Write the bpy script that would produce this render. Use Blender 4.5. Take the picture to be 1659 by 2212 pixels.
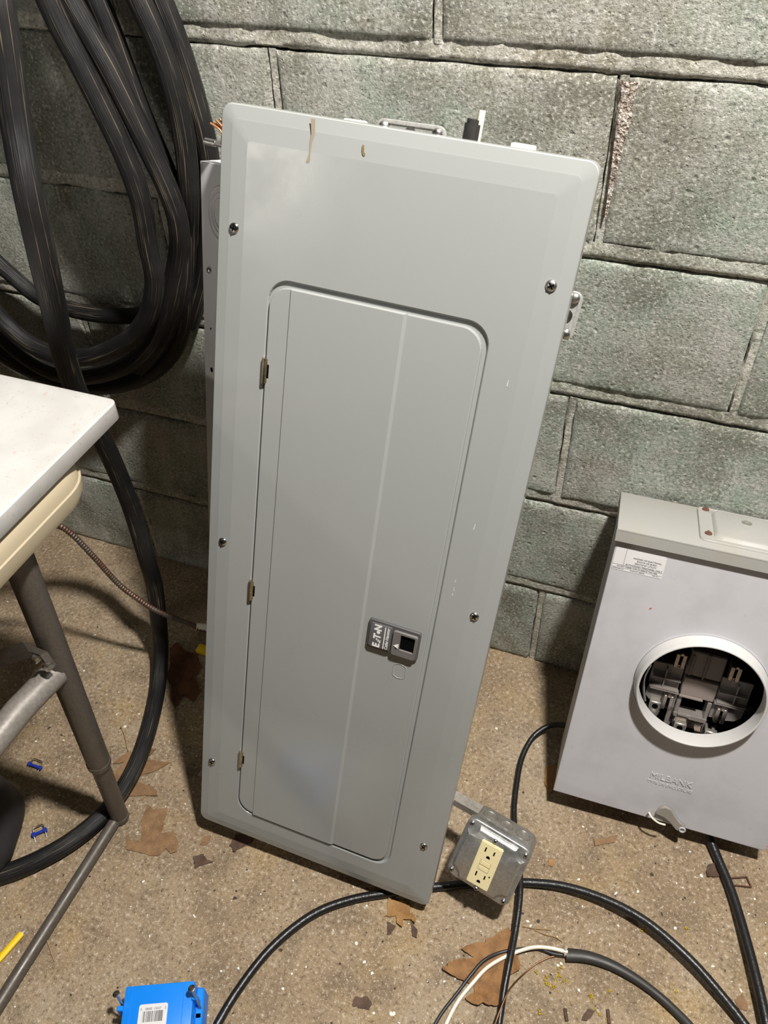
import bpy, bmesh, math, random
from mathutils import Vector, Matrix, noise

for o in list(bpy.data.objects):
    bpy.data.objects.remove(o, do_unlink=True)
S = bpy.context.scene
COL = S.collection

# ------------------------------------------------------------------ camera
cam = bpy.data.cameras.new('camera')
cam.sensor_fit = 'HORIZONTAL'
cam.sensor_width = 36.0
cam.lens = 1770.995 / 1659.0 * 36.0
cam.clip_start = 0.02
cam_o = bpy.data.objects.new('camera', cam)
COL.objects.link(cam_o)
r_, u_, f_ = (Vector((0.9360951, 0.3506386, -0.0279042)), Vector((-0.2230272, 0.6530108, 0.7237649)),
              Vector((-0.2720017, 0.6712894, -0.6894822)))
cm = Matrix.Identity(4)
for i in range(3):
    cm[i][0] = r_[i]; cm[i][1] = u_[i]; cm[i][2] = -f_[i]
cm.translation = (0.912142, -0.949888, 1.272580)
cam_o.matrix_world = cm
S.camera = cam_o

# ------------------------------------------------------------------ world, lights, exposure
w = bpy.data.worlds.new('basement_air'); S.world = w; w.use_nodes = True
w.node_tree.nodes['Background'].inputs[0].default_value = (0.92, 0.96, 1.0, 1)
w.node_tree.nodes['Background'].inputs[1].default_value = 0.018

def lamp(name, loc, power, color, radius):
    l = bpy.data.lights.new(name, 'POINT'); l.energy = power; l.color = color; l.shadow_soft_size = radius
    o = bpy.data.objects.new(name, l); o.location = loc; COL.objects.link(o); return o
lamp('ceiling_bulb', (1.20, -0.53, 2.25), 255, (1.0, 0.96, 0.90), 0.055)       # bare bulb over the bench
lamp('far_room_lamp', (-0.86, -2.84, 1.53), 28, (1.0, 0.95, 0.84), 0.08)     # second lamp across the room

S.view_settings.view_transform = 'Standard'
S.view_settings.look = 'None'
S.view_settings.gamma = 1
S.view_settings.use_curve_mapping = False
S.view_settings.exposure = 0.0

# ------------------------------------------------------------------ helpers
def tag(o, label=None, cat=None, group=None, kind=None):
    if label: o['label'] = label
    if cat: o['category'] = cat
    if group: o['group'] = group
    if kind: o['kind'] = kind
    return o

def empty(name, M):
    o = bpy.data.objects.new(name, None); COL.objects.link(o)
    o.empty_display_size = 0.05
    o.matrix_world = M if isinstance(M, Matrix) else Matrix.Translation(M)
    return o

class MB:
    def __init__(s):
        s.v = []; s.f = []; s.m = []; s.uv = []; s.cm = 0
    def add(s, vs, fs, uvs=None):
        n = len(s.v); s.v += [tuple(x) for x in vs]
        for i, f in enumerate(fs):
            s.f.append([n + k for k in f]); s.m.append(s.cm)
            s.uv.append(uvs[i] if uvs else None)
        return s
    def mat(s, i): s.cm = i; return s
    def box(s, x0, x1, y0, y1, z0, z1, bev=0.0, seg=1):
        bm = bmesh.new(); bmesh.ops.create_cube(bm, size=1)
        for v in bm.verts:
            v.co = ((x0 + x1) / 2 + v.co.x * (x1 - x0), (y0 + y1) / 2 + v.co.y * (y1 - y0), (z0 + z1) / 2 + v.co.z * (z1 - z0))
        if bev: bmesh.ops.bevel(bm, geom=bm.edges[:], offset=bev, segments=seg, affect='EDGES', profile=0.5)
        s.bm(bm); return s
    def bm(s, bm, M=None):
        bm.verts.ensure_lookup_table(); bm.verts.index_update()
        s.add([(M @ v.co) if M else v.co.copy() for v in bm.verts], [[v.index for v in f.verts] for f in bm.faces]); bm.free()
    def loft(s, loops, cap0=False, cap1=False, closed=True):
        n = len(loops[0]); vs = [p for l in loops for p in l]; fs = []
        for i in range(len(loops) - 1):
            for j in range(n if closed else n - 1):
                k = (j + 1) % n
                fs.append([i * n + j, i * n + k, (i + 1) * n + k, (i + 1) * n + j])
        if cap0: fs.append(list(range(n))[::-1])
        if cap1: fs.append([(len(loops) - 1) * n + j for j in range(n)])
        s.add(vs, fs); return s
    def lathe(s, c, axis, prof, n=24, cap0=False, cap1=True):
        # prof: (radius, distance along axis)
        a = Vector(axis).normalized(); t = a.orthogonal().normalized(); b = a.cross(t); c = Vector(c)
        loops = [[c + a * h + (t * math.cos(2 * math.pi * i / n) + b * math.sin(2 * math.pi * i / n)) * r for i in range(n)] for r, h in prof]
        return s.loft(loops, cap0, cap1)
    def tube(s, pts, r, n=12, rfun=None, flat=None, cap=True):
        pts = [Vector(p) for p in pts]; N = len(pts); T = []
        for i in range(N):
            T.append((pts[min(i + 1, N - 1)] - pts[max(i - 1, 0)]).normalized())
        nrm = T[0].orthogonal().normalized()
        if flat: nrm = (Vector(flat) - T[0] * T[0].dot(Vector(flat))).normalized()
        loops = []; L = 0; vv = []
        for i in range(N):
            nrm = (nrm - T[i] * nrm.dot(T[i])).normalized(); b = T[i].cross(nrm)
            if i: L += (pts[i] - pts[i - 1]).length
            rr = rfun(L, i) if rfun else r
            ra, rb = rr if isinstance(rr, tuple) else (rr, rr)
            loops.append([pts[i] + nrm * math.cos(2 * math.pi * k / n) * ra + b * math.sin(2 * math.pi * k / n) * rb for k in range(n)]); vv.append(L)
        vs = [p for l in loops for p in l]; fs = []; uv = []
        for i in range(N - 1):
            for j in range(n):
                k = (j + 1) % n
                fs.append([i * n + j, i * n + k, (i + 1) * n + k, (i + 1) * n + j])
                uv.append([(j / n, vv[i]), ((j + 1) / n, vv[i]), ((j + 1) / n, vv[i + 1]), (j / n, vv[i + 1])])
        if cap:
            fs.append(list(range(n))[::-1]); uv.append(None)
            fs.append([(N - 1) * n + j for j in range(n)]); uv.append(None)
        s.add(vs, fs, uv); return s
    def build(s, name, mats, parent=None, smooth=None):
        me = bpy.data.meshes.new(name); me.from_pydata(s.v, [], s.f)
        if not isinstance(mats, (list, tuple)): mats = [mats]
        for m in mats: me.materials.append(m)
        me.polygons.foreach_set('material_index', s.m)
        if any(u for u in s.uv):
            l = me.uv_layers.new(name='UVMap'); i = 0
            for f, u in zip(s.f, s.uv):
                for k in range(len(f)):
                    if u: l.data[i].uv = u[k]
                    i += 1
        me.update(); 
        if smooth:
            me.polygons.foreach_set('use_smooth', [True] * len(s.f))
            me.set_sharp_from_angle(angle=math.radians(smooth))
        o = bpy.data.objects.new(name, me); COL.objects.link(o)
        if parent: o.parent = parent
        return o

def share(o, name=None, parent=None, M=None):
    c = o.copy(); COL.objects.link(c); c.parent = parent if parent else o.parent
    if M is not None: c.matrix_local = M
    return c

def rr(x0, x1, z0, z1, r, y=0.0, n=6):
    out = []
    for cx, cz, a0 in ((x1 - r, z0 + r, -90), (x1 - r, z1 - r, 0), (x0 + r, z1 - r, 90), (x0 + r, z0 + r, 180)):
        for i in range(n + 1):
            a = math.radians(a0 + 90 * i / n); out.append(Vector((cx + r * math.cos(a), y, cz + r * math.sin(a))))
    return out

def spline(pts, k=10):
    P = [Vector(p) for p in pts]; out = []
    P = [P[0] * 2 - P[1]] + P + [P[-1] * 2 - P[-2]]
    for i in range(1, len(P) - 2):
        p0, p1, p2, p3 = P[i - 1:i + 3]
        d1 = max((p1 - p0).length, 1e-6) ** .5; d2 = max((p2 - p1).length, 1e-6) ** .5; d3 = max((p3 - p2).length, 1e-6) ** .5
        m1 = (p1 - p0) / d1 - (p2 - p0) / (d1 + d2) + (p2 - p1) / d2
        m2 = (p2 - p1) / d2 - (p3 - p1) / (d2 + d3) + (p3 - p2) / d3
        m1 *= d2; m2 *= d2
        for j in range(k):
            t = j / k; t2 = t * t; t3 = t2 * t
            out.append(p1 * (2 * t3 - 3 * t2 + 1) + m1 * (t3 - 2 * t2 + t) + p2 * (-2 * t3 + 3 * t2) + m2 * (t3 - t2))
    out.append(P[-2]); return out

def smooth_path(pts, it=3):
    p = [Vector(q) for q in pts]
    for _ in range(it):
        p = [p[0]] + [(p[i - 1] + p[i] * 2 + p[i + 1]) / 4 for i in range(1, len(p) - 1)] + [p[-1]]
    return p

def text(body, size, M, mb, extrude=0.0, align='CENTER', sx=1.0, bold=0.0):
    cu = bpy.data.curves.new('t', 'FONT'); cu.body = body; cu.size = size; cu.extrude = extrude
    cu.align_x = align; cu.align_y = 'CENTER'; cu.offset = bold; cu.resolution_u = 3
    o = bpy.data.objects.new('t', cu); COL.objects.link(o)
    dg = bpy.context.evaluated_depsgraph_get()
    me = bpy.data.meshes.new_from_object(o.evaluated_get(dg))
    mb.add([M @ Vector((v.co.x * sx, v.co.y, v.co.z)) for v in me.vertices], [list(p.vertices) for p in me.polygons])
    bpy.data.objects.remove(o); bpy.data.curves.remove(cu); bpy.data.meshes.remove(me)
# text (x right, y up, z out) -> plane of a panel (x right, y back, z up)
def TM(x, y, z, rot=0.0):
    return Matrix.Translation((x, y, z)) @ Matrix(((1, 0, 0, 0), (0, 0, -1, 0), (0, 1, 0, 0), (0, 0, 0, 1))) @ Matrix.Rotation(rot, 4, 'Z')

# ------------------------------------------------------------------ materials
def new_mat(name, base=(.5, .5, .5), rough=.5, metal=0.0, spec=.5):
    m = bpy.data.materials.new(name); m.use_nodes = True
    b = m.node_tree.nodes['Principled BSDF']
    b.inputs['Base Color'].default_value = (*base, 1); b.inputs['Roughness'].default_value = rough
    b.inputs['Metallic'].default_value = metal; b.inputs['Specular IOR Level'].default_value = spec
    return m, m.node_tree, b
def nd(nt, t, **kw):
    n = nt.nodes.new(t)
    for k, v in kw.items():
        if k.startswith('i_'):
            key = k[2:].replace('_', ' '); n.inputs[key].default_value = v
        else: setattr(n, k, v)
    return n
def pos(nt, scale=(1, 1, 1), kind='pos'):
    mp = nd(nt, 'ShaderNodeMapping'); mp.inputs['Scale'].default_value = scale
    if kind == 'pos': nt.links.new(nd(nt, 'ShaderNodeNewGeometry').outputs['Position'], mp.inputs[0])
    else: nt.links.new(nd(nt, 'ShaderNodeTexCoord').outputs['UV' if kind == 'uv' else 'Object'], mp.inputs[0])
    return mp.outputs[0]
def noi(nt, co, scale, detail=4, rough=.55):
    n = nd(nt, 'ShaderNodeTexNoise'); n.inputs['Scale'].default_value = scale; n.inputs['Detail'].default_value = detail
    n.inputs['Roughness'].default_value = rough; nt.links.new(co, n.inputs['Vector']); return n.outputs['Fac']
def vor(nt, co, scale, feat='F1'):
    n = nd(nt, 'ShaderNodeTexVoronoi'); n.feature = feat; n.inputs['Scale'].default_value = scale; nt.links.new(co, n.inputs['Vector']); return n.outputs['Distance']
def ramp(nt, fac, stops):
    n = nd(nt, 'ShaderNodeValToRGB'); e = n.color_ramp.elements
    while len(e) < len(stops): e.new(0.5)
    for i, (p, c) in enumerate(stops):
        e[i].position = p; e[i].color = (*c, 1) if isinstance(c, tuple) else (c, c, c, 1)
    nt.links.new(fac, n.inputs[0]); return n.outputs[0]
def mix(nt, fac, a, b, mode='MIX'):
    n = nd(nt, 'ShaderNodeMix', data_type='RGBA', blend_type=mode)
    for s, i in ((fac, 0), (a, 6), (b, 7)):
        if isinstance(s, (int, float)): n.inputs[i].default_value = s
        elif isinstance(s, tuple): n.inputs[i].default_value = (*s, 1)
        else: nt.links.new(s, n.inputs[i])
    return n.outputs[2]
def mth(nt, op, a, b=0.0):
    n = nd(nt, 'ShaderNodeMath', operation=op)
    for i, s in enumerate((a, b)):
        if isinstance(s, (int, float)): n.inputs[i].default_value = s
        else: nt.links.new(s, n.inputs[i])
    return n.outputs[0]
def bump(nt, b, h, strength, dist):
    n = nd(nt, 'ShaderNodeBump'); n.inputs['Strength'].default_value = strength; n.inputs['Distance'].default_value = dist
    nt.links.new(h, n.inputs['Height']); nt.links.new(n.outputs[0], b.inputs['Normal'])

def m_masonry(name, mortar=False):
    m, nt, b = new_mat(name, rough=.92, spec=.2)
    P = pos(nt); PS = pos(nt, (9, 9, 1.4))
    big = noi(nt, P, 4.5, 3); mid = noi(nt, P, 28, 4); fine = noi(nt, P, 230, 3, .6); st = noi(nt, PS, 2.2, 4)
    if mortar: c = ramp(nt, big, [(.3, (.50, .46, .37)), (.5, (.58, .57, .48)), (.7, (.52, .57, .47))])
    else: c = ramp(nt, big, [(.30, (.41, .385, .31)), (.45, (.48, .485, .41)), (.58, (.47, .55, .46)), (.75, (.48, .48, .41))])
    c = mix(nt, ramp(nt, mid, [(.42, 0.0), (.62, 0.55)]), c, (.64, .63, .58))
    c = mix(nt, ramp(nt, st, [(.55, 0.0), (.72, 0.6)]), c, (.82, .79, .75))
    br = noi(nt, P, 11, 3)
    c = mix(nt, ramp(nt, br, [(.60, 0.0), (.72, 0.5)]), c, (.22, .155, .10))
    c = mix(nt, ramp(nt, fine, [(.34, .6), (.46, 0.0)]), c, (.12, .115, .09))
    bl = noi(nt, P, 7.5, 5, .62)
    c = mix(nt, ramp(nt, bl, [(.36, .6), (.52, 0.0)]), c, (.20, .19, .145))
    c = mix(nt, ramp(nt, bl, [(.54, 0.0), (.70, .55)]), c, (.80, .78, .72))
    c = mix(nt, ramp(nt, fine, [(.54, 0.0), (.66, .75)]), c, (.90, .88, .82))
    nt.links.new(c, b.inputs['Base Color'])
    gr = noi(nt, P, 330, 6, .72); lump = noi(nt, P, 95, 4, .6)
    pit = ramp(nt, vor(nt, P, 210), [(.05, 0.0), (.32, 1.0)])
    pm = ramp(nt, noi(nt, P, 70, 3), [(.47, 1.0), (.60, 0.0)])
    pit2 = mix(nt, pm, pit, (1.0, 1.0, 1.0))
    big_pit = ramp(nt, vor(nt, P, 46), [(.03, 0.0), (.17, 1.0)])
    h = mth(nt, 'ADD', mth(nt, 'MULTIPLY', gr, 1.0), mth(nt, 'MULTIPLY', lump, 1.1))
    h = mth(nt, 'ADD', h, mth(nt, 'MULTIPLY', pit2, .55))
    h = mth(nt, 'ADD', h, mth(nt, 'MULTIPLY', big_pit, .9 if not mortar else .2))
    bump(nt, b, h, 1.0, .0048 if not mortar else .003)
    return m
def m_brownmortar():
    m, nt, b = new_mat('rust_stained_mortar', rough=.95, spec=.1)
    P = pos(nt); f = noi(nt, P, 260, 3, .6); g = noi(nt, P, 40, 3)
    c = ramp(nt, f, [(.36, (.16, .115, .09)), (.50, (.40, .34, .29)), (.64, (.80, .74, .68))])
    nt.links.new(c, b.inputs['Base Color']); bump(nt, b, mth(nt, 'ADD', f, g), 1.0, .006); return m
MORTARB = m_brownmortar()
BLOCK = m_masonry('concrete_block'); MORTAR = m_masonry('mortar', True)

def m_floor():
    m, nt, b = new_mat('concrete_floor', rough=.8, spec=.3)
    P = pos(nt)
    big = noi(nt, P, 3.2, 4); mid = noi(nt, P, 17, 5); fine = noi(nt, P, 160, 4, .65); vf = noi(nt, P, 520, 2)
    c = ramp(nt, big, [(.30, (.23, .163, .10)), (.5, (.325, .24, .152)), (.7, (.37, .29, .20))])
    c = mix(nt, ramp(nt, mid, [(.35, .55), (.52, 0.0)]), c, (.17, .125, .08))
    c = mix(nt, ramp(nt, mid, [(.58, 0.0), (.75, .6)]), c, (.43, .36, .27))
    yl = noi(nt, P, 7.5, 3)
    c = mix(nt, ramp(nt, yl, [(.55, 0.0), (.72, .5)]), c, (.42, .29, .125))
    c = mix(nt, ramp(nt, fine, [(.33, .7), (.47, 0.0)]), c, (.10, .07, .045))
    c = mix(nt, ramp(nt, fine, [(.56, 0.0), (.68, .75)]), c, (.60, .52, .42))
    c = mix(nt, ramp(nt, vf, [(.63, 0.0), (.70, .9)]), c, (.80, .74, .62))
    c = mix(nt, ramp(nt, vf, [(.22, .7), (.30, 0.0)]), c, (.05, .035, .025))
    nt.links.new(c, b.inputs['Base Color'])
    bump(nt, b, mth(nt, 'ADD', fine, mth(nt, 'MULTIPLY', mid, .8)), .9, .0035)
    return m
FLOOR = m_floor()

def m_paint(name, base, rough=.33, dirt=0.0, peel=.0002, dcol=(.16, .15, .14)):
    m, nt, b = new_mat(name, base, rough)
    P = pos(nt, kind='obj')
    if dirt:
        d = noi(nt, P, 9, 5, .6); f = noi(nt, P, 130, 3)
        c = mix(nt, ramp(nt, d, [(.47, 0.0), (.72, dirt)]), base, dcol)
        c = mix(nt, ramp(nt, f, [(.66, 0.0), (.76, dirt)]), c, dcol)
        nt.links.new(c, b.inputs['Base Color'])
        nt.links.new(ramp(nt, d, [(.4, rough), (.7, min(1, rough + .2))]), b.inputs['Roughness'])
    if peel: bump(nt, b, noi(nt, P, 420, 2), .25, peel)
    return m
COVER = m_paint('grey_panel_enamel', (.335, .348, .342), .145, .05, .0001)
CAN = m_paint('pale_grey_enclosure_enamel', (.84, .83, .86), .30, 0.03)
METER = m_paint('weathered_grey_enamel', (.535, .53, .56), .5, .3, .0003, (.24, .23, .23))
CAP = m_paint('weathered_cap_enamel', (.35, .345, .325), .45, .3, .0003, (.33, .28, .19))
RINGW = m_paint('chalky_white_enamel', (.56, .55, .54), .55, .25, .0003, (.36, .38, .40))
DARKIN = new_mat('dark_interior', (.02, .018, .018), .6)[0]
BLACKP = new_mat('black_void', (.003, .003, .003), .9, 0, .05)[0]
LATCH = m_paint('charcoal_latch_plastic', (.085, .082, .084), .4, .15, .0002, (.25, .23, .2))
LATCH2 = m_paint('warm_grey_latch_plastic', (.155, .145, .14), .42, .1, .0002)
WHITEINK = new_mat('white_print', (.85, .85, .85), .5)[0]
BLACKINK = new_mat('black_print', (.03, .03, .03), .6)[0]
STICKER = m_paint('white_sticker', (.72, .71, .72), .45, .06, 0, (.5, .48, .45))
STAIN = new_mat('brown_stain', (.32, .27, .20), .6)[0]
STAIN2 = new_mat('ochre_stain', (.22, .155, .07), .6)[0]
NICK = new_mat('bare_metal_nick', (.62, .62, .60), .5)[0]

def m_metal(name, base, rough, var=.15, scale=30, metal=1.0):
    m, nt, b = new_mat(name, base, rough, metal)
    P = pos(nt, kind='obj'); n1 = noi(nt, P, scale, 4); n2 = noi(nt, P, scale * 6, 3)
    nt.links.new(ramp(nt, n1, [(.3, max(.05, rough - var)), (.7, min(1, rough + var))]), b.inputs['Roughness'])
    nt.links.new(ramp(nt, n2, [(.3, tuple(c * .72 for c in base)), (.7, base)]), b.inputs['Base Color'])
    return m
ZINC = m_metal('zinc_screw', (.62, .61, .58), .28)
GALV = m_metal('galvanised_steel', (.54, .54, .53), .42, .14, 60, .85)
GALVB = m_metal('bright_zinc_plate', (.78, .77, .74), .3, .12, 60, .55)
GALVD = m_metal('dull_galvanised_steel', (.50, .47, .42), .5, .15, 60, .75)
BRASS = m_metal('aged_hinge_metal', (.55, .47, .32), .3)
COPPER = m_metal('bare_copper', (.75, .36, .17), .35)
COPPERD = m_metal('dull_copper', (.36, .20, .11), .45)
RUSTM = m_metal('rusty_iron', (.16, .075, .045), .75, .15, 80, .3)
IVORY = m_paint('ivory_plastic', (.78, .68, .40), .35, .03, 0, (.55, .45, .25))
TUBE = m_metal('brown_grey_painted_tube', (.125, .108, .092), .42, .1, 40, .25)
TUBEL = m_metal('lighter_grey_painted_tube', (.27, .245, .225), .42, .1, 40, .3)
DKMETAL = m_metal('dark_steel_strap', (.36, .34, .32), .35, .1, 60, .8)
BLUEP = new_mat('blue_plastic', (.005, .235, .88), .38)[0]
BLUES = new_mat('dark_blue_plastic', (.012, .035, .36), .4)[0]
YELLOW = m_paint('yellow_sheath', (.90, .60, .01), .4, .08, 0, (.5, .3, .02))
CREAM = m_paint('cream_sheath', (.78, .69, .58), .5, .1, 0)
WHITEW = new_mat('white_wire_insulation', (.80, .77, .66), .4)[0]
def m_cable():
    m, nt, b = new_mat('black_cable_jacket', (.011, .011, .012), .36)
    bump(nt, b, noi(nt, pos(nt), 160, 3), .5, .0012); return m
CABLE = m_cable()
WIREB = new_mat('black_wire_insulation', (.022, .022, .024), .4)[0]
UFCAB = m_paint('matte_black_jacket', (.028, .026, .025), .45, .1, .0002, (.06, .055, .05))
CHIP = new_mat('white_paint_chip', (.80, .77, .70), .7)[0]
GRIT = new_mat('dark_grit', (.05, .035, .025), .8)[0]
SEED = new_mat('yellow_seed', (.50, .36, .02), .6)[0]
TWIG = new_mat('dry_twig', (.38, .26, .13), .8)[0]

def m_hose():
    m, nt, b = new_mat('ribbed_black_rubber', (.02, .02, .02), .5, 0, .35)
    U = pos(nt, (46, 7, 1), 'uv'); U2 = pos(nt, (95, 16, 1), 'uv'); P = pos(nt)
    s1 = noi(nt, U, 1.0, 2); s2 = noi(nt, U2, 1.0, 2); big = noi(nt, P, 14, 4)
    c = ramp(nt, big, [(.35, (.006, .006, .0068)), (.65, (.016, .0148, .015))])
    a = mth(nt, 'MULTIPLY', ramp(nt, s1, [(.62, 0.0), (.655, 1.0)]), ramp(nt, big, [(.36, .1), (.58, .8)]))
    c = mix(nt, a, c, (.19, .155, .10))
    c = mix(nt, ramp(nt, s2, [(.66, 0.0), (.75, .35)]), c, (.075, .065, .05))
    nt.links.new(c, b.inputs['Base Color'])
    bump(nt, b, mth(nt, 'ADD', s1, mth(nt, 'MULTIPLY', s2, .5)), .7, .002)
    return m
HOSE = m_hose()

def m_armor():
    m, nt, b = new_mat('rusty_steel_armour', (.3, .26, .22), .5, .6)
    P = pos(nt); n1 = noi(nt, P, 22, 3)
    nt.links.new(ramp(nt, n1, [(.40, (.14, .12, .10)), (.52, (.15, .078, .048)), (.7, (.20, .18, .16))]), b.inputs['Base Color'])
    return m
ARMOR = m_armor()

def m_quartz():
    m, nt, b = new_mat('white_speckled_slab', (.78, .77, .75), .3)
    P = pos(nt); sp = noi(nt, P, 260, 2); cl = noi(nt, P, 22, 4); pk = noi(nt, P, 60, 2)
    c = ramp(nt, cl, [(.35, (.53, .52, .505)), (.65, (.47, .455, .44))])
    c = mix(nt, ramp(nt, sp, [(.66, 0.0), (.72, .45)]), c, (.30, .27, .25))
    c = mix(nt, ramp(nt, pk, [(.70, 0.0), (.76, .35)]), c, (.45, .24, .19))
    nt.links.new(c, b.inputs['Base Color']); return m
QUARTZ = m_quartz()
BEIGE = m_paint('beige_table_plastic', (.40, .335, .23), .5, .4, .0002, (.36, .29, .20))

def m_leaf(name, c1, c2):
    m, nt, b = new_mat(name, c1, .65, 0, .3)
    P = pos(nt); n1 = noi(nt, P, 60, 5); n2 = noi(nt, P, 350, 3)
    c = ramp(nt, n1, [(.3, c2), (.62, c1)]); c = mix(nt, ramp(nt, n2, [(.64, 0.0), (.74, .5)]), c, tuple(min(1, x * 2.2) for x in c1))
    nt.links.new(c, b.inputs['Base Color']); bump(nt, b, mth(nt, 'ADD', n1, mth(nt, 'MULTIPLY', n2, .4)), .8, .003); return m
LEAF5 = m_leaf('rust_leaf', (.15, .065, .03), (.07, .03, .016))
LEAF1 = m_leaf('tan_leaf', (.30, .155, .06), (.16, .075, .028))
LEAF2 = m_leaf('pale_brown_leaf', (.27, .16, .08), (.17, .095, .048))
LEAF3 = m_leaf('dark_brown_leaf', (.115, .068, .045), (.06, .035, .025))
LEAF4 = m_leaf('orange_leaf', (.36, .20, .075), (.24, .12, .04))
BAG = m_paint('scuffed_black_vinyl', (.022, .021, .024), .6, .2, .0006, (.06, .055, .055))

def m_clear():
    m, nt, b = new_mat('smoky_clear_plastic', (.30, .27, .25), .18)
    b.inputs['Alpha'].default_value = 0.62
    return m
CLEAR = m_clear()
JAW = m_metal('tinned_jaw', (.46, .41, .37), .35)

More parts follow.
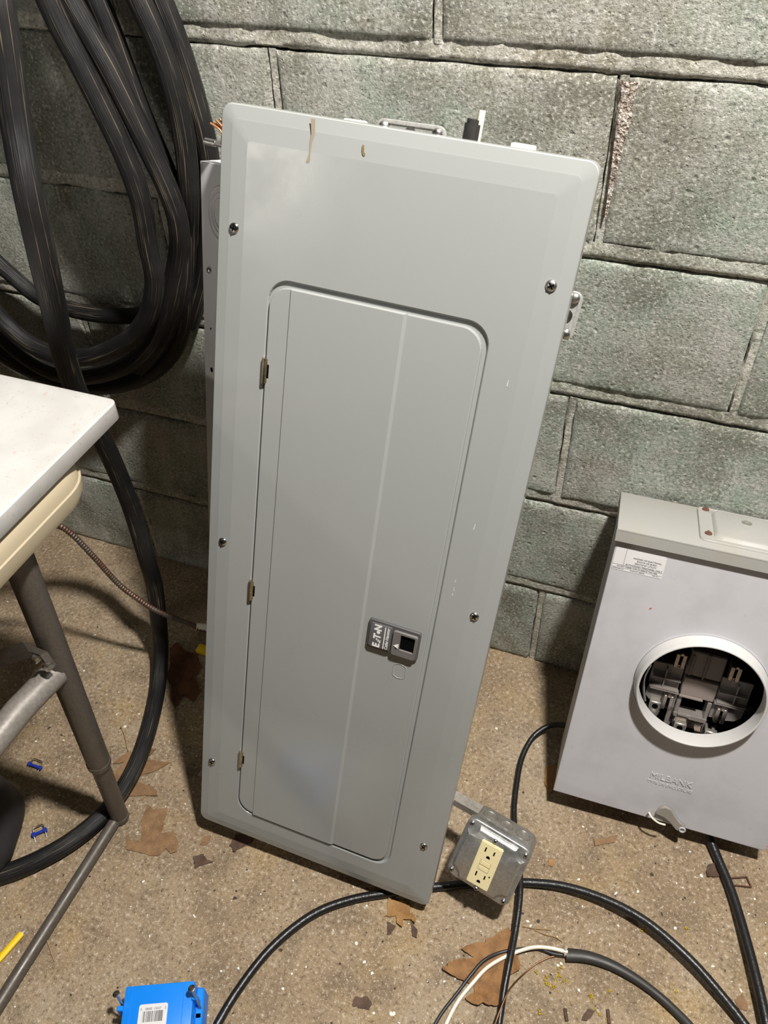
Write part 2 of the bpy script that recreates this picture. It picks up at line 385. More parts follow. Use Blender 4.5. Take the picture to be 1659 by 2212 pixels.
# world coordinates (metres) of floor pieces, cables and hoses
DATA = {'LEAF': {'big': [(0.8925, -0.4807), (0.881, -0.4907), (0.8744, -0.4997), (0.8654, -0.5051), (0.866, -0.5099), (0.8559, -0.5136), (0.8448, -0.5219), (0.8347, -0.5306), (0.8421, -0.5329), (0.8551, -0.5342), (0.8504, -0.5383), (0.8367, -0.5447), (0.8234, -0.5544), (0.8243, -0.5597), (0.8177, -0.5623), (0.8189, -0.566), (0.8337, -0.5686), (0.8515, -0.5695), (0.873, -0.5691), (0.8728, -0.5758), (0.8647, -0.5801), (0.8586, -0.5889), (0.8652, -0.5918), (0.8726, -0.5929), (0.8782, -0.5925), (0.8836, -0.5866), (0.8922, -0.5871), (0.9026, -0.5839), (0.9064, -0.5793), (0.9081, -0.5669), (0.9063, -0.5516), (0.907, -0.535), (0.9134, -0.5258), (0.9214, -0.5291), (0.9184, -0.5198), (0.9116, -0.5125), (0.9067, -0.4987), (0.8993, -0.487)], 'torn': [(0.2864, -0.4944), (0.2994, -0.4984), (0.3211, -0.4877), (0.3272, -0.5026), (0.3252, -0.5089), (0.3304, -0.5126), (0.334, -0.5279), (0.3517, -0.5188), (0.3682, -0.5319), (0.3737, -0.5459), (0.3664, -0.5525), (0.3547, -0.5475), (0.3497, -0.5625), (0.3397, -0.5648), (0.2956, -0.5701), (0.2846, -0.5512), (0.2991, -0.5554), (0.3095, -0.549), (0.2927, -0.5206), (0.289, -0.5078)], 'spiky': [(0.19, -0.4509), (0.1977, -0.4292), (0.2098, -0.4186), (0.2452, -0.3996), (0.2386, -0.4241), (0.2839, -0.4142), (0.2676, -0.4356), (0.2454, -0.4542), (0.246, -0.4646), (0.2732, -0.4639), (0.2877, -0.4676), (0.2954, -0.4752), (0.2675, -0.4837), (0.2493, -0.4932), (0.2217, -0.4793), (0.1984, -0.4816), (0.1892, -0.4955), (0.1883, -0.4852), (0.2035, -0.4615), (0.2062, -0.442)], 'corner': [(0.7108, -0.4924), (0.7185, -0.4914), (0.7173, -0.5004), (0.732, -0.4969), (0.7466, -0.4984), (0.7503, -0.5089), (0.7619, -0.5147), (0.7632, -0.5209), (0.755, -0.5173), (0.7439, -0.5204), (0.7463, -0.532), (0.7365, -0.5289), (0.7312, -0.5192), (0.7155, -0.5266), (0.7193, -0.5202), (0.7152, -0.5115)], 'sliver1': [(0.7223, -0.5309), (0.7368, -0.5323), (0.7336, -0.5449), (0.7288, -0.5483)], 'sliver2': [(0.7529, -0.5165), (0.7675, -0.5261), (0.7707, -0.5379), (0.7636, -0.5373)], 'fragA': [(0.4476, -0.4889), (0.459, -0.4848), (0.478, -0.4867), (0.477, -0.4957), (0.4639, -0.509), (0.4616, -0.5151), (0.4574, -0.5166), (0.4536, -0.5106), (0.4479, -0.5094), (0.4483, -0.5028)], 'fragB': [(0.402, -0.5436), (0.4153, -0.5349), (0.4242, -0.5408), (0.4364, -0.5403), (0.4239, -0.55), (0.4143, -0.5599)], 'fragC': [(0.4009, -0.5147), (0.4031, -0.5085), (0.4119, -0.504), (0.4141, -0.5154), (0.409, -0.5239), (0.4024, -0.5223)], 'fragD': [(0.9844, -0.304), (0.9979, -0.3004), (1.0102, -0.2896), (1.019, -0.2864), (1.0163, -0.2989), (1.0033, -0.3049), (0.9888, -0.3152)], 'fragE': [(1.1552, -0.2863), (1.1635, -0.2808), (1.1719, -0.29), (1.1747, -0.2986), (1.1556, -0.3055), (1.1534, -0.2967)], 'fragF': [(0.8864, -0.2077), (0.9016, -0.1978), (0.9103, -0.2391), (0.9038, -0.2552), (0.8913, -0.2371)], 'fragG': [(0.9252, -0.3607), (0.9323, -0.3556), (0.9354, -0.3644), (0.933, -0.3694), (0.927, -0.3687)], 'fragH': [(0.7152, -0.6385), (0.7232, -0.6378), (0.7312, -0.6327), (0.7405, -0.6395), (0.7386, -0.6475), (0.728, -0.6499), (0.715, -0.6503)], 'fragI': [(1.0196, -0.5435), (1.0298, -0.5423), (1.0256, -0.5528), (1.0215, -0.5584), (1.014, -0.5603), (1.0147, -0.5544)], 'fragK': [(1.0488, -0.406), (1.0657, -0.4018), (1.069, -0.4129), (1.0597, -0.4116)], 'fragL': [(1.2158, -0.4509), (1.2049, -0.4633), (1.2121, -0.4739), (1.2219, -0.472), (1.2232, -0.4649), (1.2147, -0.4614)], 'fragM': [(0.1533, -0.205), (0.1616, -0.188), (0.185, -0.1997), (0.2101, -0.199), (0.2345, -0.2222), (0.2329, -0.2472), (0.2572, -0.2689), (0.2586, -0.2948), (0.2332, -0.288), (0.2343, -0.3158), (0.2116, -0.3009), (0.2032, -0.2772), (0.1824, -0.2628), (0.1734, -0.2347)]}, 'strips': [[(0.9903, -0.554, 0.003), (0.9958, -0.5683, 0.003)], [(1.0448, -0.5352, 0.003), (1.0497, -0.5518, 0.003)]], 'twigs': [[(0.9108, -0.4695, 0.002), (0.9294, -0.4664, 0.002), (0.9517, -0.4598, 0.002)], [(0.9284, -0.4683, 0.002), (0.9449, -0.4696, 0.002), (0.9593, -0.468, 0.002), (0.9694, -0.4709, 0.002)], [(0.2581, -0.7226, 0.002), (0.2715, -0.7327, 0.002), (0.2905, -0.746, 0.002)]], 'stem': [(0.2015, -0.4209, 0.003), (0.1807, -0.3991, 0.003), (0.1616, -0.3826, 0.003)], 'C1': [(0.9357, -0.1416, 0.03), (0.9054, -0.1362, 0.03), (0.879, -0.1393, 0.022), (0.8567, -0.1622, 0.014), (0.846, -0.2057, 0.007), (0.8495, -0.2614, 0.005), (0.8576, -0.3094, 0.005), (0.8753, -0.3616, 0.01), (0.892, -0.4123, 0.019), (0.8987, -0.4456, 0.019), (0.9032, -0.4902, 0.015), (0.9048, -0.529, 0.016), (0.907, -0.5667, 0.01), (0.9106, -0.6039, 0.005), (0.9135, -0.6525, 0.005)], 'C2': [(0.5529, -0.7743, 0.0065), (0.5524, -0.7355, 0.0065), (0.5602, -0.6831, 0.0065), (0.5797, -0.6201, 0.0065), (0.6181, -0.5584, 0.0065), (0.6623, -0.5212, 0.0065), (0.7112, -0.4934, 0.0065), (0.7676, -0.4643, 0.0065), (0.8187, -0.4407, 0.0065), (0.8607, -0.4226, 0.0065), (0.8968, -0.41, 0.0075), (0.9499, -0.3978, 0.012), (1.011, -0.397, 0.017), (1.0754, -0.4098, 0.021), (1.1396, -0.4397, 0.02), (1.1827, -0.4678, 0.016), (1.2167, -0.4936, 0.012), (1.249, -0.5245, 0.008)], 'C3': [(1.1512, -0.2446, 0.014), (1.1627, -0.2657, 0.01), (1.1898, -0.3187, 0.01), (1.2124, -0.3847, 0.016), (1.2299, -0.4427, 0.02), (1.2421, -0.4865, 0.02), (1.2508, -0.5262, 0.018)], 'C4': [(0.9773, -0.4877, 0.0062), (1.0041, -0.4805, 0.0062), (1.0364, -0.479, 0.0062), (1.0724, -0.4848, 0.0062), (1.1084, -0.4968, 0.0062), (1.1375, -0.5111, 0.0062), (1.1515, -0.5194, 0.0062), (1.1879, -0.5465, 0.0062)], 'wW': [(0.9789, -0.4852, 0.01), (0.9556, -0.4882, 0.011), (0.9337, -0.4948, 0.011), (0.9134, -0.507, 0.008), (0.894, -0.5231, 0.006), (0.8761, -0.5446, 0.0085), (0.8631, -0.57, 0.0085), (0.8511, -0.5963, 0.006), (0.8444, -0.6237, 0.004), (0.8393, -0.6629, 0.004)], 'wB': [(0.9799, -0.4883, 0.007), (0.9604, -0.4925, 0.006), (0.9372, -0.4927, 0.005), (0.9157, -0.5018, 0.005), (0.889, -0.5164, 0.004), (0.8702, -0.5354, 0.007), (0.8586, -0.5587, 0.007), (0.8477, -0.5847, 0.004), (0.8327, -0.6221, 0.004), (0.8232, -0.6632, 0.004)], 'wC': [(0.9806, -0.4896, 0.004), (0.9642, -0.4933, 0.003), (0.9444, -0.5085, 0.002), (0.9267, -0.5329, 0.004), (0.9132, -0.5639, 0.022), (0.9089, -0.5852, 0.024), (0.906, -0.6143, 0.02), (0.911, -0.6472, 0.002)], 'ha': [(0.1778, -0.085, 1.0636), (0.1858, -0.085, 1.0328), (0.1976, -0.085, 1.0043), (0.2075, -0.085, 0.9746), (0.2202, -0.085, 0.9367), (0.2292, -0.085, 0.9061), (0.2369, -0.085, 0.8683), (0.24, -0.085, 0.828), (0.2326, -0.085, 0.7729), (0.2353, -0.085, 0.7367), (0.2081, -0.085, 0.67), (0.162, -0.085, 0.6211), (0.0965, -0.085, 0.5812), (0.0403, -0.085, 0.5614), (-0.0055, -0.085, 0.5609), (-0.0419, -0.085, 0.5702), (-0.0698, -0.085, 0.5915), (-0.086, -0.085, 0.6112), (-0.1142, -0.085, 0.6696)], 'hb': [(0.1924, -0.066, 1.0604), (0.2056, -0.066, 1.0296), (0.2216, -0.066, 0.9977), (0.2336, -0.066, 0.9642), (0.2435, -0.066, 0.9364), (0.2546, -0.066, 0.9021), (0.2667, -0.066, 0.8684), (0.2749, -0.066, 0.8349), (0.277, -0.066, 0.8035), (0.2555, -0.055, 0.7487), (0.2342, -0.055, 0.7029), (0.2155, -0.055, 0.6609), (0.187, -0.055, 0.6115), (0.1372, -0.055, 0.5598), (0.0727, -0.055, 0.5226), (0.0166, -0.055, 0.5016), (-0.0461, -0.055, 0.4948), (-0.0936, -0.055, 0.5158), (-0.136, -0.055, 0.553), (-0.1666, -0.055, 0.6127)], 'hb2': [(0.2104, -0.042, 1.0564), (0.2189, -0.042, 1.0281), (0.2237, -0.042, 1.0001), (0.2285, -0.042, 0.9746), (0.2335, -0.042, 0.9482), (0.2398, -0.042, 0.9211), (0.2496, -0.042, 0.8875), (0.2602, -0.042, 0.8443), (0.2641, -0.042, 0.7975), (0.2545, -0.042, 0.7423), (0.2302, -0.042, 0.6732), (0.1881, -0.042, 0.5983), (0.1243, -0.042, 0.5341)], 'hc': [(0.2712, -0.046, 1.06), (0.2796, -0.046, 1.0371), (0.2892, -0.046, 1.0086), (0.2948, -0.046, 0.9702), (0.2975, -0.046, 0.9349), (0.2962, -0.046, 0.8993), (0.2908, -0.046, 0.8595), (0.2862, -0.046, 0.8281), (0.2632, -0.028, 0.7781), (0.2498, -0.028, 0.7207), (0.2372, -0.028, 0.6745), (0.2226, -0.028, 0.6236), (0.184, -0.028, 0.5612), (0.1277, -0.028, 0.5105), (0.0554, -0.028, 0.4744), (0.003, -0.028, 0.461), (-0.0804, -0.028, 0.4565), (-0.1414, -0.028, 0.472), (-0.1845, -0.028, 0.4923), (-0.2266, -0.028, 0.5341)], 'hd': [(0.2826, -0.02, 1.0553), (0.2918, -0.02, 1.0238), (0.2992, -0.02, 0.991), (0.3047, -0.02, 0.9565), (0.3089, -0.02, 0.924), (0.3111, -0.02, 0.8957), (0.3092, -0.02, 0.8567), (0.2958, -0.02, 0.7922), (0.2671, -0.02, 0.705), (0.2255, -0.02, 0.6212)], 'he': [(-0.1334, -0.03, 0.7101), (-0.1048, -0.03, 0.6722), (-0.0814, -0.03, 0.6542), (-0.0561, -0.03, 0.6265), (0.001, -0.03, 0.6146), (0.0534, -0.03, 0.6122), (0.1325, -0.03, 0.623), (0.1793, -0.03, 0.6424), (0.2325, -0.03, 0.6972)], 'S1': [(0.2799, -0.2629, 1.1466), (0.2899, -0.2828, 1.1088), (0.29, -0.2924, 1.0704), (0.2903, -0.3085, 1.011), (0.3009, -0.3321, 0.955), (0.2946, -0.334, 0.8975), (0.2628, -0.3112, 0.8163), (0.2305, -0.2881, 0.7354), (0.2035, -0.263, 0.6544), (0.1865, -0.2351, 0.5724), (0.1752, -0.2125, 0.4828), (0.1722, -0.2032, 0.377), (0.1791, -0.2135, 0.2699), (0.1749, -0.2116, 0.205), (0.1677, -0.221, 0.12), (0.1652, -0.2375, 0.05), (0.1832, -0.288, 0.0165), (0.2135, -0.3637, 0.0145), (0.2344, -0.4375, 0.0145), (0.2394, -0.4938, 0.0145), (0.2324, -0.5454, 0.0145), (0.2106, -0.5954, 0.0145), (0.1756, -0.6422, 0.0145), (0.1401, -0.6748, 0.0145), (0.0931, -0.703, 0.0145)], 'arm': [(-0.06, -0.36, 0.4), (0.01, -0.32, 0.41), (0.098, -0.2956, 0.4098), (0.1134, -0.2853, 0.383), (0.1311, -0.2754, 0.3267), (0.1518, -0.2626, 0.2476), (0.1741, -0.2557, 0.2127), (0.1922, -0.2502, 0.1892), (0.2263, -0.2449, 0.1717), (0.2544, -0.2414, 0.1627), (0.276, -0.2359, 0.1496)], 'chips': [(0.6907, -0.574), (0.7105, -0.5931), (0.7263, -0.6028), (0.504, -0.4843), (0.7691, -0.6413), (0.783, -0.6481), (0.6521, -0.5692), (0.9216, -0.4644), (0.9164, -0.4601), (1.0307, -0.3757), (1.1886, -0.2593), (1.1481, -0.3063), (1.1745, -0.4304), (1.119, -0.3961), (1.0398, -0.4738), (1.1279, -0.2735), (0.6855, -0.5201), (0.6561, -0.5012), (0.6232, -0.6359), (0.5233, -0.6743), (0.97, -0.5031), (0.9739, -0.4997), (1.0037, -0.5253), (1.2423, -0.3877), (-0.1845, -0.1262), (-0.2276, -0.2111), (-0.0638, -0.4218), (-0.0057, -0.2242), (0.0922, -0.1063), (0.1674, -0.3805), (0.349, -0.6041), (1.1893, -0.4635), (1.2127, -0.4489), (0.4492, -0.6221), (0.5949, -0.5831), (0.7721, -0.6402), (1.0412, -0.421), (0.8255, -0.5779), (0.8548, -0.5858), (1.1419, -0.3497), (0.9748, -0.3741), (0.9221, -0.3932)], 'seeds': [(0.9424, -0.5222), (0.9569, -0.5293), (0.9622, -0.5341), (0.9574, -0.525), (0.9721, -0.5142), (0.9748, -0.5166), (0.9838, -0.5194), (0.9744, -0.5044), (1.0207, -0.526), (0.9579, -0.5712), (0.9677, -0.5334), (0.9701, -0.5312), (1.0755, -0.4146), (1.1343, -0.3914), (1.0452, -0.5112), (1.1293, -0.4817), (1.0216, -0.5274), (1.0352, -0.5449), (1.0461, -0.5482)], 'blue': [(0.4284, -0.7476, 0.057), (0.512, -0.7093, 0.057), (0.5197, -0.7113, 0.03)], 'bluelab': [(0.4586, -0.7611, 0.057), (0.4926, -0.7443, 0.057), (0.4284, -0.7626, 0.075), (0.443, -0.7706, 0.075), (0.5192, -0.7224, 0.075), (0.5314, -0.7314, 0.075)], 'nails': [(0.4296, -0.7631, 0.078), (0.4352, -0.7676, 0.055), (0.5215, -0.7237, 0.082), (0.5257, -0.7281, 0.057)], 'stap': [(0.0539, -0.5008, 0.005), (0.0792, -0.501, 0.005), (0.0642, -0.4878, 0.005), (0.1417, -0.6035, 0.005), (0.1566, -0.5876, 0.005), (0.1368, -0.5972, 0.005)], 'rust': [(1.1898, -0.2951, 0.003), (1.2116, -0.2854, 0.003), (1.2186, -0.2987, 0.003), (1.1955, -0.3044, 0.003)], 'pencil': [(0.2079, -0.8018, 0.005), (0.2222, -0.7314, 0.005)], 'yel': [(0.2062, -0.1866, 0.01), (0.2258, -0.189, 0.01)], 'bag': [(-0.0028, -0.5087, 0.0), (0.1103, -0.5918, 0.0), (0.1264, -0.6657, 0.0), (0.1051, -0.5607, 0.15), (0.2049, -0.634, 0.15), (0.219, -0.6992, 0.15)], 'edgeR': [(1.2406, -0.3033, 0.0), (1.2441, -0.3301, 0.0)], 'brk': [(0.2017, -0.555, 0.4337), (0.233, -0.555, 0.4557), (0.3037, -0.555, 0.5075), (0.3155, -0.555, 0.5074), (0.3154, -0.555, 0.4811)], 'cross': [(0.3054, -0.54, 0.4425), (0.285, -0.6253, 0.4423), (0.285, -0.5962, 0.434)]}
# ------------------------------------------------------------------ room shell
def struct(o): o['kind'] = 'structure'; return o
fl = MB(); fl.box(-1.6, 3.2, -3.2, 0.06, -0.08, 0.0)
floor = struct(fl.build('floor', FLOOR))
wb = MB(); wb.box(-1.42, 3.05, 0.030, 0.09, 0.0, 1.84)
wall = struct(wb.build('wall_back', BLACKP))
CH = 0.2032

def nz(x, y, z, s): return noise.noise(Vector((x * s, y * s, z * s)))
def block(x0, x1, z0, z1, seed):
    nx, nzv = 30, 15
    vs = []; fs = []
    def edge(t, k):  # ragged outline
        return 0.0022 * noise.noise(Vector((t * 38 + seed * 7.3, k * 5.1, seed))) + 0.0012 * noise.noise(Vector((t * 120, k * 3.3, seed * 2.1)))
    tilt = (nz(seed, 1.7, 0, 1.0)) * 0.0015
    for j in range(nzv + 1):
        for i in range(nx + 1):
            # cosine spacing packs rows near the edges
            fx = .5 - .5 * math.cos(math.pi * i / nx); fz = .5 - .5 * math.cos(math.pi * j / nzv)
            x = x0 + (x1 - x0) * fx; z = z0 + (z1 - z0) * fz
            x += edge(z, 1) * (1 - fx) + edge(z, 2) * fx; z += edge(x, 3) * (1 - fz) + edge(x, 4) * fz
            de = min(x - x0, x1 - x, z - z0, z1 - z)
            y = tilt - 0.0012 * nz(x, seed, z, 14) - 0.0008 * nz(x, seed, z, 60)
            rnd = max(0.0, 1 - max(de, 0) / 0.005); y += 0.0042 * rnd * rnd * (1 + .8 * nz(x, seed, z, 40))
            vs.append((x, y, z))
    for j in range(nzv):
        for i in range(nx):
            a = j * (nx + 1) + i; fs.append([a, a + 1, a + nx + 2, a + nx + 1])
    # side returns into the wall
    ring = [i for i in range(nx + 1)] + [(j + 1) * (nx + 1) - 1 for j in range(1, nzv + 1)] + \
           [nzv * (nx + 1) + i for i in range(nx - 1, -1, -1)] + [j * (nx + 1) for j in range(nzv - 1, 0, -1)]
    n0 = len(vs)
    for r in ring: vs.append((vs[r][0], 0.034, vs[r][2]))
    for k in range(len(ring)):
        k2 = (k + 1) % len(ring); fs.append([ring[k2], ring[k], n0 + k, n0 + k2])
    return vs, fs

def mortar_strip(x0, x1, z0, z1, seed, vert=False):
    L = (z1 - z0) if vert else (x1 - x0); n = max(6, int(L / 0.007)); m = 5
    vs = []; fs = []
    dep = 0.0022 + 0.0018 * nz(seed, 3.1, 0, 1.0)
    for i in range(n + 1):
        t = i / n
        for j in range(m + 1):
            s = j / m
            if vert: x = x0 + (x1 - x0) * s; z = z0 + L * t; q = z
            else: z = z0 + (z1 - z0) * s; x = x0 + L * t; q = x
            e = -0.0006 + 0.0030 * nz(q, seed, s * .3, 22) + 0.0014 * nz(q, seed, s, 130)
            if j == 0: 
                if vert: x += e
                else: z += e
            y = dep + 0.0014 * nz(x, seed, z, 25) + 0.0012 * nz(x, seed, z, 90) + (0.006 if j == 0 else 0.0)
            vs.append((x, y, z))
    for i in range(n):
        for j in range(m):
            a = i * (m + 1) + j
            fs.append([a, a + m + 1, a + m + 2, a + 1] if not vert else [a, a + 1, a + m + 2, a + m + 1])
    return vs, fs

random.seed(5)
XL, XR = -1.2192, 2.8448
for k in range(9):
    z0 = k * CH + (0.0 if k == 0 else 0.0100); z1 = (k + 1) * CH - 0.0100
    off = 0.0 if k % 2 == 0 else CH
    n0 = -4
    for i in range(n0, 8):
        xa = off + i * 2 * CH; xb = xa + 2 * CH
        if xb > XR + .3: continue
        sd = k * 31 + i * 3.7 + 50
        vs, fs = block(xa + 0.0055, xb - 0.0055, z0, z1, sd)
        MB().add(vs, fs).build('block', BLOCK, wall, 40)
        vs, fs = mortar_strip(xa - 0.0052, xa + 0.0062, z0 - .001, z1 + .002, sd, True)
        MB().add(vs, fs).build('mortar_joint', MORTAR, wall, 60)
    if k: 
        zb = k * CH
        vs, fs = mortar_strip(XL - .2, XR + .2, zb - 0.0090, zb + 0.0135, k * 1.37)
        MB().add(vs, fs).build('mortar_joint', MORTAR, wall, 60)

vs, fs = mortar_strip(.8085, .8300, .858, 1.004, 77.7, True)
MB().add([(.8180 + (x - .8180) * max(.12, min(1, .55 + (z - .93) * 6)) * (1 + .5 * nz(z, 9.1, 0, 40)), y - .0048, z) for x, y, z in vs], fs).build('stained_mortar', MORTARB, wall, 60)

# ------------------------------------------------------------------ breaker panel (cover, door, can behind)
PM = Matrix(((0.998572, -0.014348, 0.051456, 0.38811), (-0.001713, 0.954157, 0.299301, -0.49389),
             (-0.053391, -0.298962, 0.95277, 0.022), (0, 0, 0, 1)))
CAMP = Vector((0.912142, -0.949888, 1.272580))
def sized(M, k):      # true size: the box is k times the first estimate and stands that much nearer
    t = CAMP + (M.translation - CAMP) * k; return Matrix.Translation(t) @ Matrix.Scale(k, 4) @ M.to_3x3().to_4x4()
PM = sized(PM, 0.9800)
panel = tag(empty('breaker_panel', PM), 'tall grey steel breaker panel with hinged door leaning against the block wall', 'electrical panel')
PW, PH = 0.3844, 1.0348
c = MB()
N = 8
loops = [rr(.001, PW - .001, .001, PH - .001, .012, .026, N), rr(0, PW, 0, PH, .012, .024, N), rr(0, PW, 0, PH, .012, .0050, N), rr(.0010, PW - .0010, .0010, PH - .0010, .011, .0038, N),
         rr(.0125, PW - .0125, .0125, PH - .0125, .007, .0018, N), rr(.0140, PW - .0140, .0140, PH - .0140, .006, .0015, N),
         rr(.0290, PW - .0290, .0290, PH - .0290, .0045, .0003, N), rr(.0325, PW - .0325, .0325, PH - .0325, .004, 0, N),
         rr(.0650, .3160, .0540, .8725, .026, 0, N), rr(.0658, .3150, .0550, .8715, .025, .0006, N), rr(.0665, .3135, .0565, .8700, .024, .0036, N)]
c.loft(loops, cap0=True, cap1=True)
cover = c.build('cover', COVER, panel)

def screw(parent, x, z, y, r=.0056, rot=.4, name='screw'):
    s = MB(); s.lathe((x, y, z), (0, -1, 0), [(r, 0), (r, .0006), (r * .93, .0016), (r * .7, .0026), (r * .35, .0031), (.0002, .0033)], 20)
    s.mat(1)
    for a in (rot, rot + math.pi / 2):
        bm = bmesh.new(); bmesh.ops.create_cube(bm, size=1)
        for v in bm.verts: v.co = (v.co.x * r * 1.15, v.co.y * .0012, v.co.z * r * .24)
        s.bm(bm, Matrix.Translation((x, y - .0029, z)) @ Matrix.Rotation(a, 4, 'Y'))
    return s.build(name, [ZINC, BLACKP], parent, 35)
for i, (x, z) in enumerate(((.0209, .9150), (.3640, .9210), (.0225, .5240), (.3600, .5265), (.0190, .1330), (.3595, .1240))):
    screw(cover, x, z, .0012, .0058, .3 + i * .7)

# drips and smears on the enamel (flat, following the sheet)
def blotch(parent, pts, y, mat, name):
    b = MB(); n = len(pts); b.add([(x, y, z) for x, z in pts], [list(range(n))]); return b.build(name, mat, parent)
blotch(cover, [(.1000, 1.0325), (.1048, 1.0325), (.1058, 1.0200), (.1036, 1.0120), (.1026, 1.0010), (.1025, .9935), (.1003, .9915), (.0982, .9925), (.0995, .9960), (.1008, 1.0010), (.1010, 1.0120), (.1018, 1.0190)], -.00025, STAIN, 'rust_drip')
blotch(cover, [(.1562, 1.0170), (.1582, 1.0162), (.1588, 1.0105), (.1605, 1.0085), (.1592, 1.0066), (.1572, 1.0080), (.1562, 1.0120)], -.00025, STAIN2, 'ochre_smear')
for x, z, l, a in ((.3285, .565, .0045, .3), (.3300, .553, .0060, -.2), (.3290, .546, .005, .1), (.1000, .5800, .006, .2), (.0980, .5755, .004, -.3), (.3420, .8130, .007, .05), (.3380, .640, .008, .1)):
    dx, dz = math.sin(a) * l, math.cos(a) * l
    blotch(cover, [(x - .0005, z), (x + .0006, z), (x + dx + .0004, z + dz), (x + dx - .0002, z + dz)], -.0027 if .09 < x < .3 else -.00025, NICK, 'paint_nick')

d = MB()
dl = lambda g, y: rr(.0680 + g, .3090 - g, .0610 + g, .8645 - g, .0235 - g, y, N)
d.loft([dl(0, .0035), dl(0, -.0001), dl(.0004, -.0008), dl(.0012, -.0012)], cap0=True, cap1=True)
# proud centre field between the two folds
x0, x1, z0, z1 = .0925, .2262, .0600, .8652
d.loft([[Vector(v) for v in l] for l in (
    ((x0, -.0008, z0), (x1, -.0008, z0), (x1, -.0008, z1), (x0, -.0008, z1)),
    ((x0, -.0010, z0), (x1, -.0010, z0), (x1, -.0010, z1), (x0, -.0010, z1)),
    ((x0 + .0012, -.0029, z0), (x1 - .0042, -.0029, z0), (x1 - .0042, -.0029, z1 - .0015), (x0 + .0012, -.0029, z1 - .0015)))], cap0=True, cap1=True)
door = d.build('door', COVER, panel)
for zc in (.767, .4653, .1630):
    h = MB(); h.tube([(.0672, -.0020, zc - .0145), (.0672, -.0020, zc + .0145)], .0031, 14)
    h.box(.0690, .0706, -.0022, .001, zc - .0135, zc + .0135)
    h.mat(1); h.box(.0704, .0726, -.00145, .001, zc - .0085, zc + .0075)
    h.build('hinge', [BRASS, BLACKP], door, 40)
# pressed knockout below the latch
ko = MB(); pts = []
for i in range(41):
    a = 2 * math.pi * i / 40; x = max(-.0083, min(.0083, .0112 * math.cos(a))); z = .0112 * math.sin(a)
    pts.append((.2815 + x, -.0013, .4135 + z))
ko.tube(pts, .00055, 6, cap=False); ko.build('pressed_knockout', COVER, door, 60)

lt = MB()
ll = lambda g, y: rr(.2335 + g, .3018 - g, .4390 + g, .4822 - g, .0032, y, 4)
lt.loft([ll(0, .002), ll(0, -.0045), ll(.0006, -.0052)], cap0=True, cap1=True)
latch = lt.build('latch', LATCH, panel, 40)
b = MB(); bl = lambda g, y: rr(.2362 + g, .2655 - g, .4425 + g, .4790 - g, .0028, y, 4)
b.loft([bl(0, -.005), bl(0, -.0068), bl(.0005, -.0073)], cap1=True); b.build('badge', LATCH, latch, 40)
yb = -.00745
# EATON wordmark: E, pointed A with bar, T merged, dot O, N
t = MB()
for ch, zz in (('E', .4468), ('T', .4602), ('N', .4737)): text(ch, .0128, TM(.2476, yb, zz, math.pi / 2), t, .00005, bold=.0006, sx=.92)
t.lathe((.2481, yb, .4669), (0, -1, 0), [(.0024, 0), (.0024, .0001)], 14)
for xa, xb_, za, zb_ in ((.2508, .2524, .4512, .4555), (.2486, .2500, .4526, .4566), (.2462, .2476, .4544, .4576)): t.box(xa, xb_, yb - .0001, yb, za, zb_)
t.build('wordmark', WHITEINK, latch)
t = MB(); t.box(.2560, .2573, yb - .0001, yb, .4445, .4775); t.build('rule', WHITEINK, latch)
t = MB(); text('Cutler-Hammer', .0058, TM(.2605, yb, .4610, math.pi / 2), t, .00005, bold=.0001, sx=.86); t.build('lettering', WHITEINK, latch)
# handle: a frame round a square opening
hnd = MB()
ho = lambda g, y: rr(.2672 + g, .2995 - g, .4408 + g, .4772 - g, .0030, y, 4)
hi = lambda g, y: rr(.2775 + g, .2962 - g, .4465 + g, .4738 - g, .0012, y, 4)
hnd.loft([ho(0, -.005), ho(0, -.0074), ho(.0006, -.0082), hi(0, -.0082), hi(0, -.0040), hi(.0001, -.0020)])
hnd.build('handle', LATCH2, latch, 40)
v = MB(); v.box(.2770, .2967, -.00535, -.0050, .4462, .4740); v.build('handle_opening', BLACKP, latch)
v = MB(); v.box(.2776, .2961, -.0079, -.0050, .4467, .4510, .0004); v.build('finger_lip', LATCH2, latch)
v = MB(); v.add([(.2695, -.0084, .4555), (.2765, -.0084, .4600), (.2768, -.0084, .4520), (.2735, -.0098, .4545)], [[0, 1, 3], [1, 2, 3], [2, 0, 3]]); v.build('scuff', NICK, latch)

# can: stands square behind the crooked cover
ca = math.radians(3.02)
CMx = Matrix.Translation((.0141, .0, .0140)) @ Matrix.Rotation(-ca, 4, 'Y')
def can_pt(x, y, z): return CMx @ Vector((x, y, z))
ZT = .9555
sec = [(.0500, .020), (.363, .020), (.363, .1120), (-.0180, .1120), (-.0235, .0700), (-.0235, .0660)]
def can_face(t, z, off=0.0):     # point on the slanted left side: t = 0 front .. 1 back
    x = .0500 + (-.0235 - .0500) * t; y = .020 + (.0660 - .020) * t; return CMx @ Vector((x - .53 * off, y - .85 * off, z))
cb = MB(); cb.loft([[CMx @ Vector((x, y, z)) for x, y in sec][::-1] for z in (-.0270, ZT - .003, ZT)], True, True)
can = cb.build('enclosure', CAN, panel)
nrm = (can_face(.5, .5, 1) - can_face(.5, .5, 0)).normalized()
for rad in (.0290, .0220, .0165):
    ring = []
    for i in range(49):
        a = 2 * math.pi * i / 48; ring.append(can_face(.46 - math.cos(a) * rad / .0867, .905 + math.sin(a) * rad, .0001))
    MB().tube(ring, .0010, 6, cap=False).build('knockout_ring', CAN, can, 60)
def on_can(u, z, prof, mat_, name):
    s = MB(); s.lathe(can_face(u, z), nrm, prof, 18); s.build(name, mat_, can, 40)
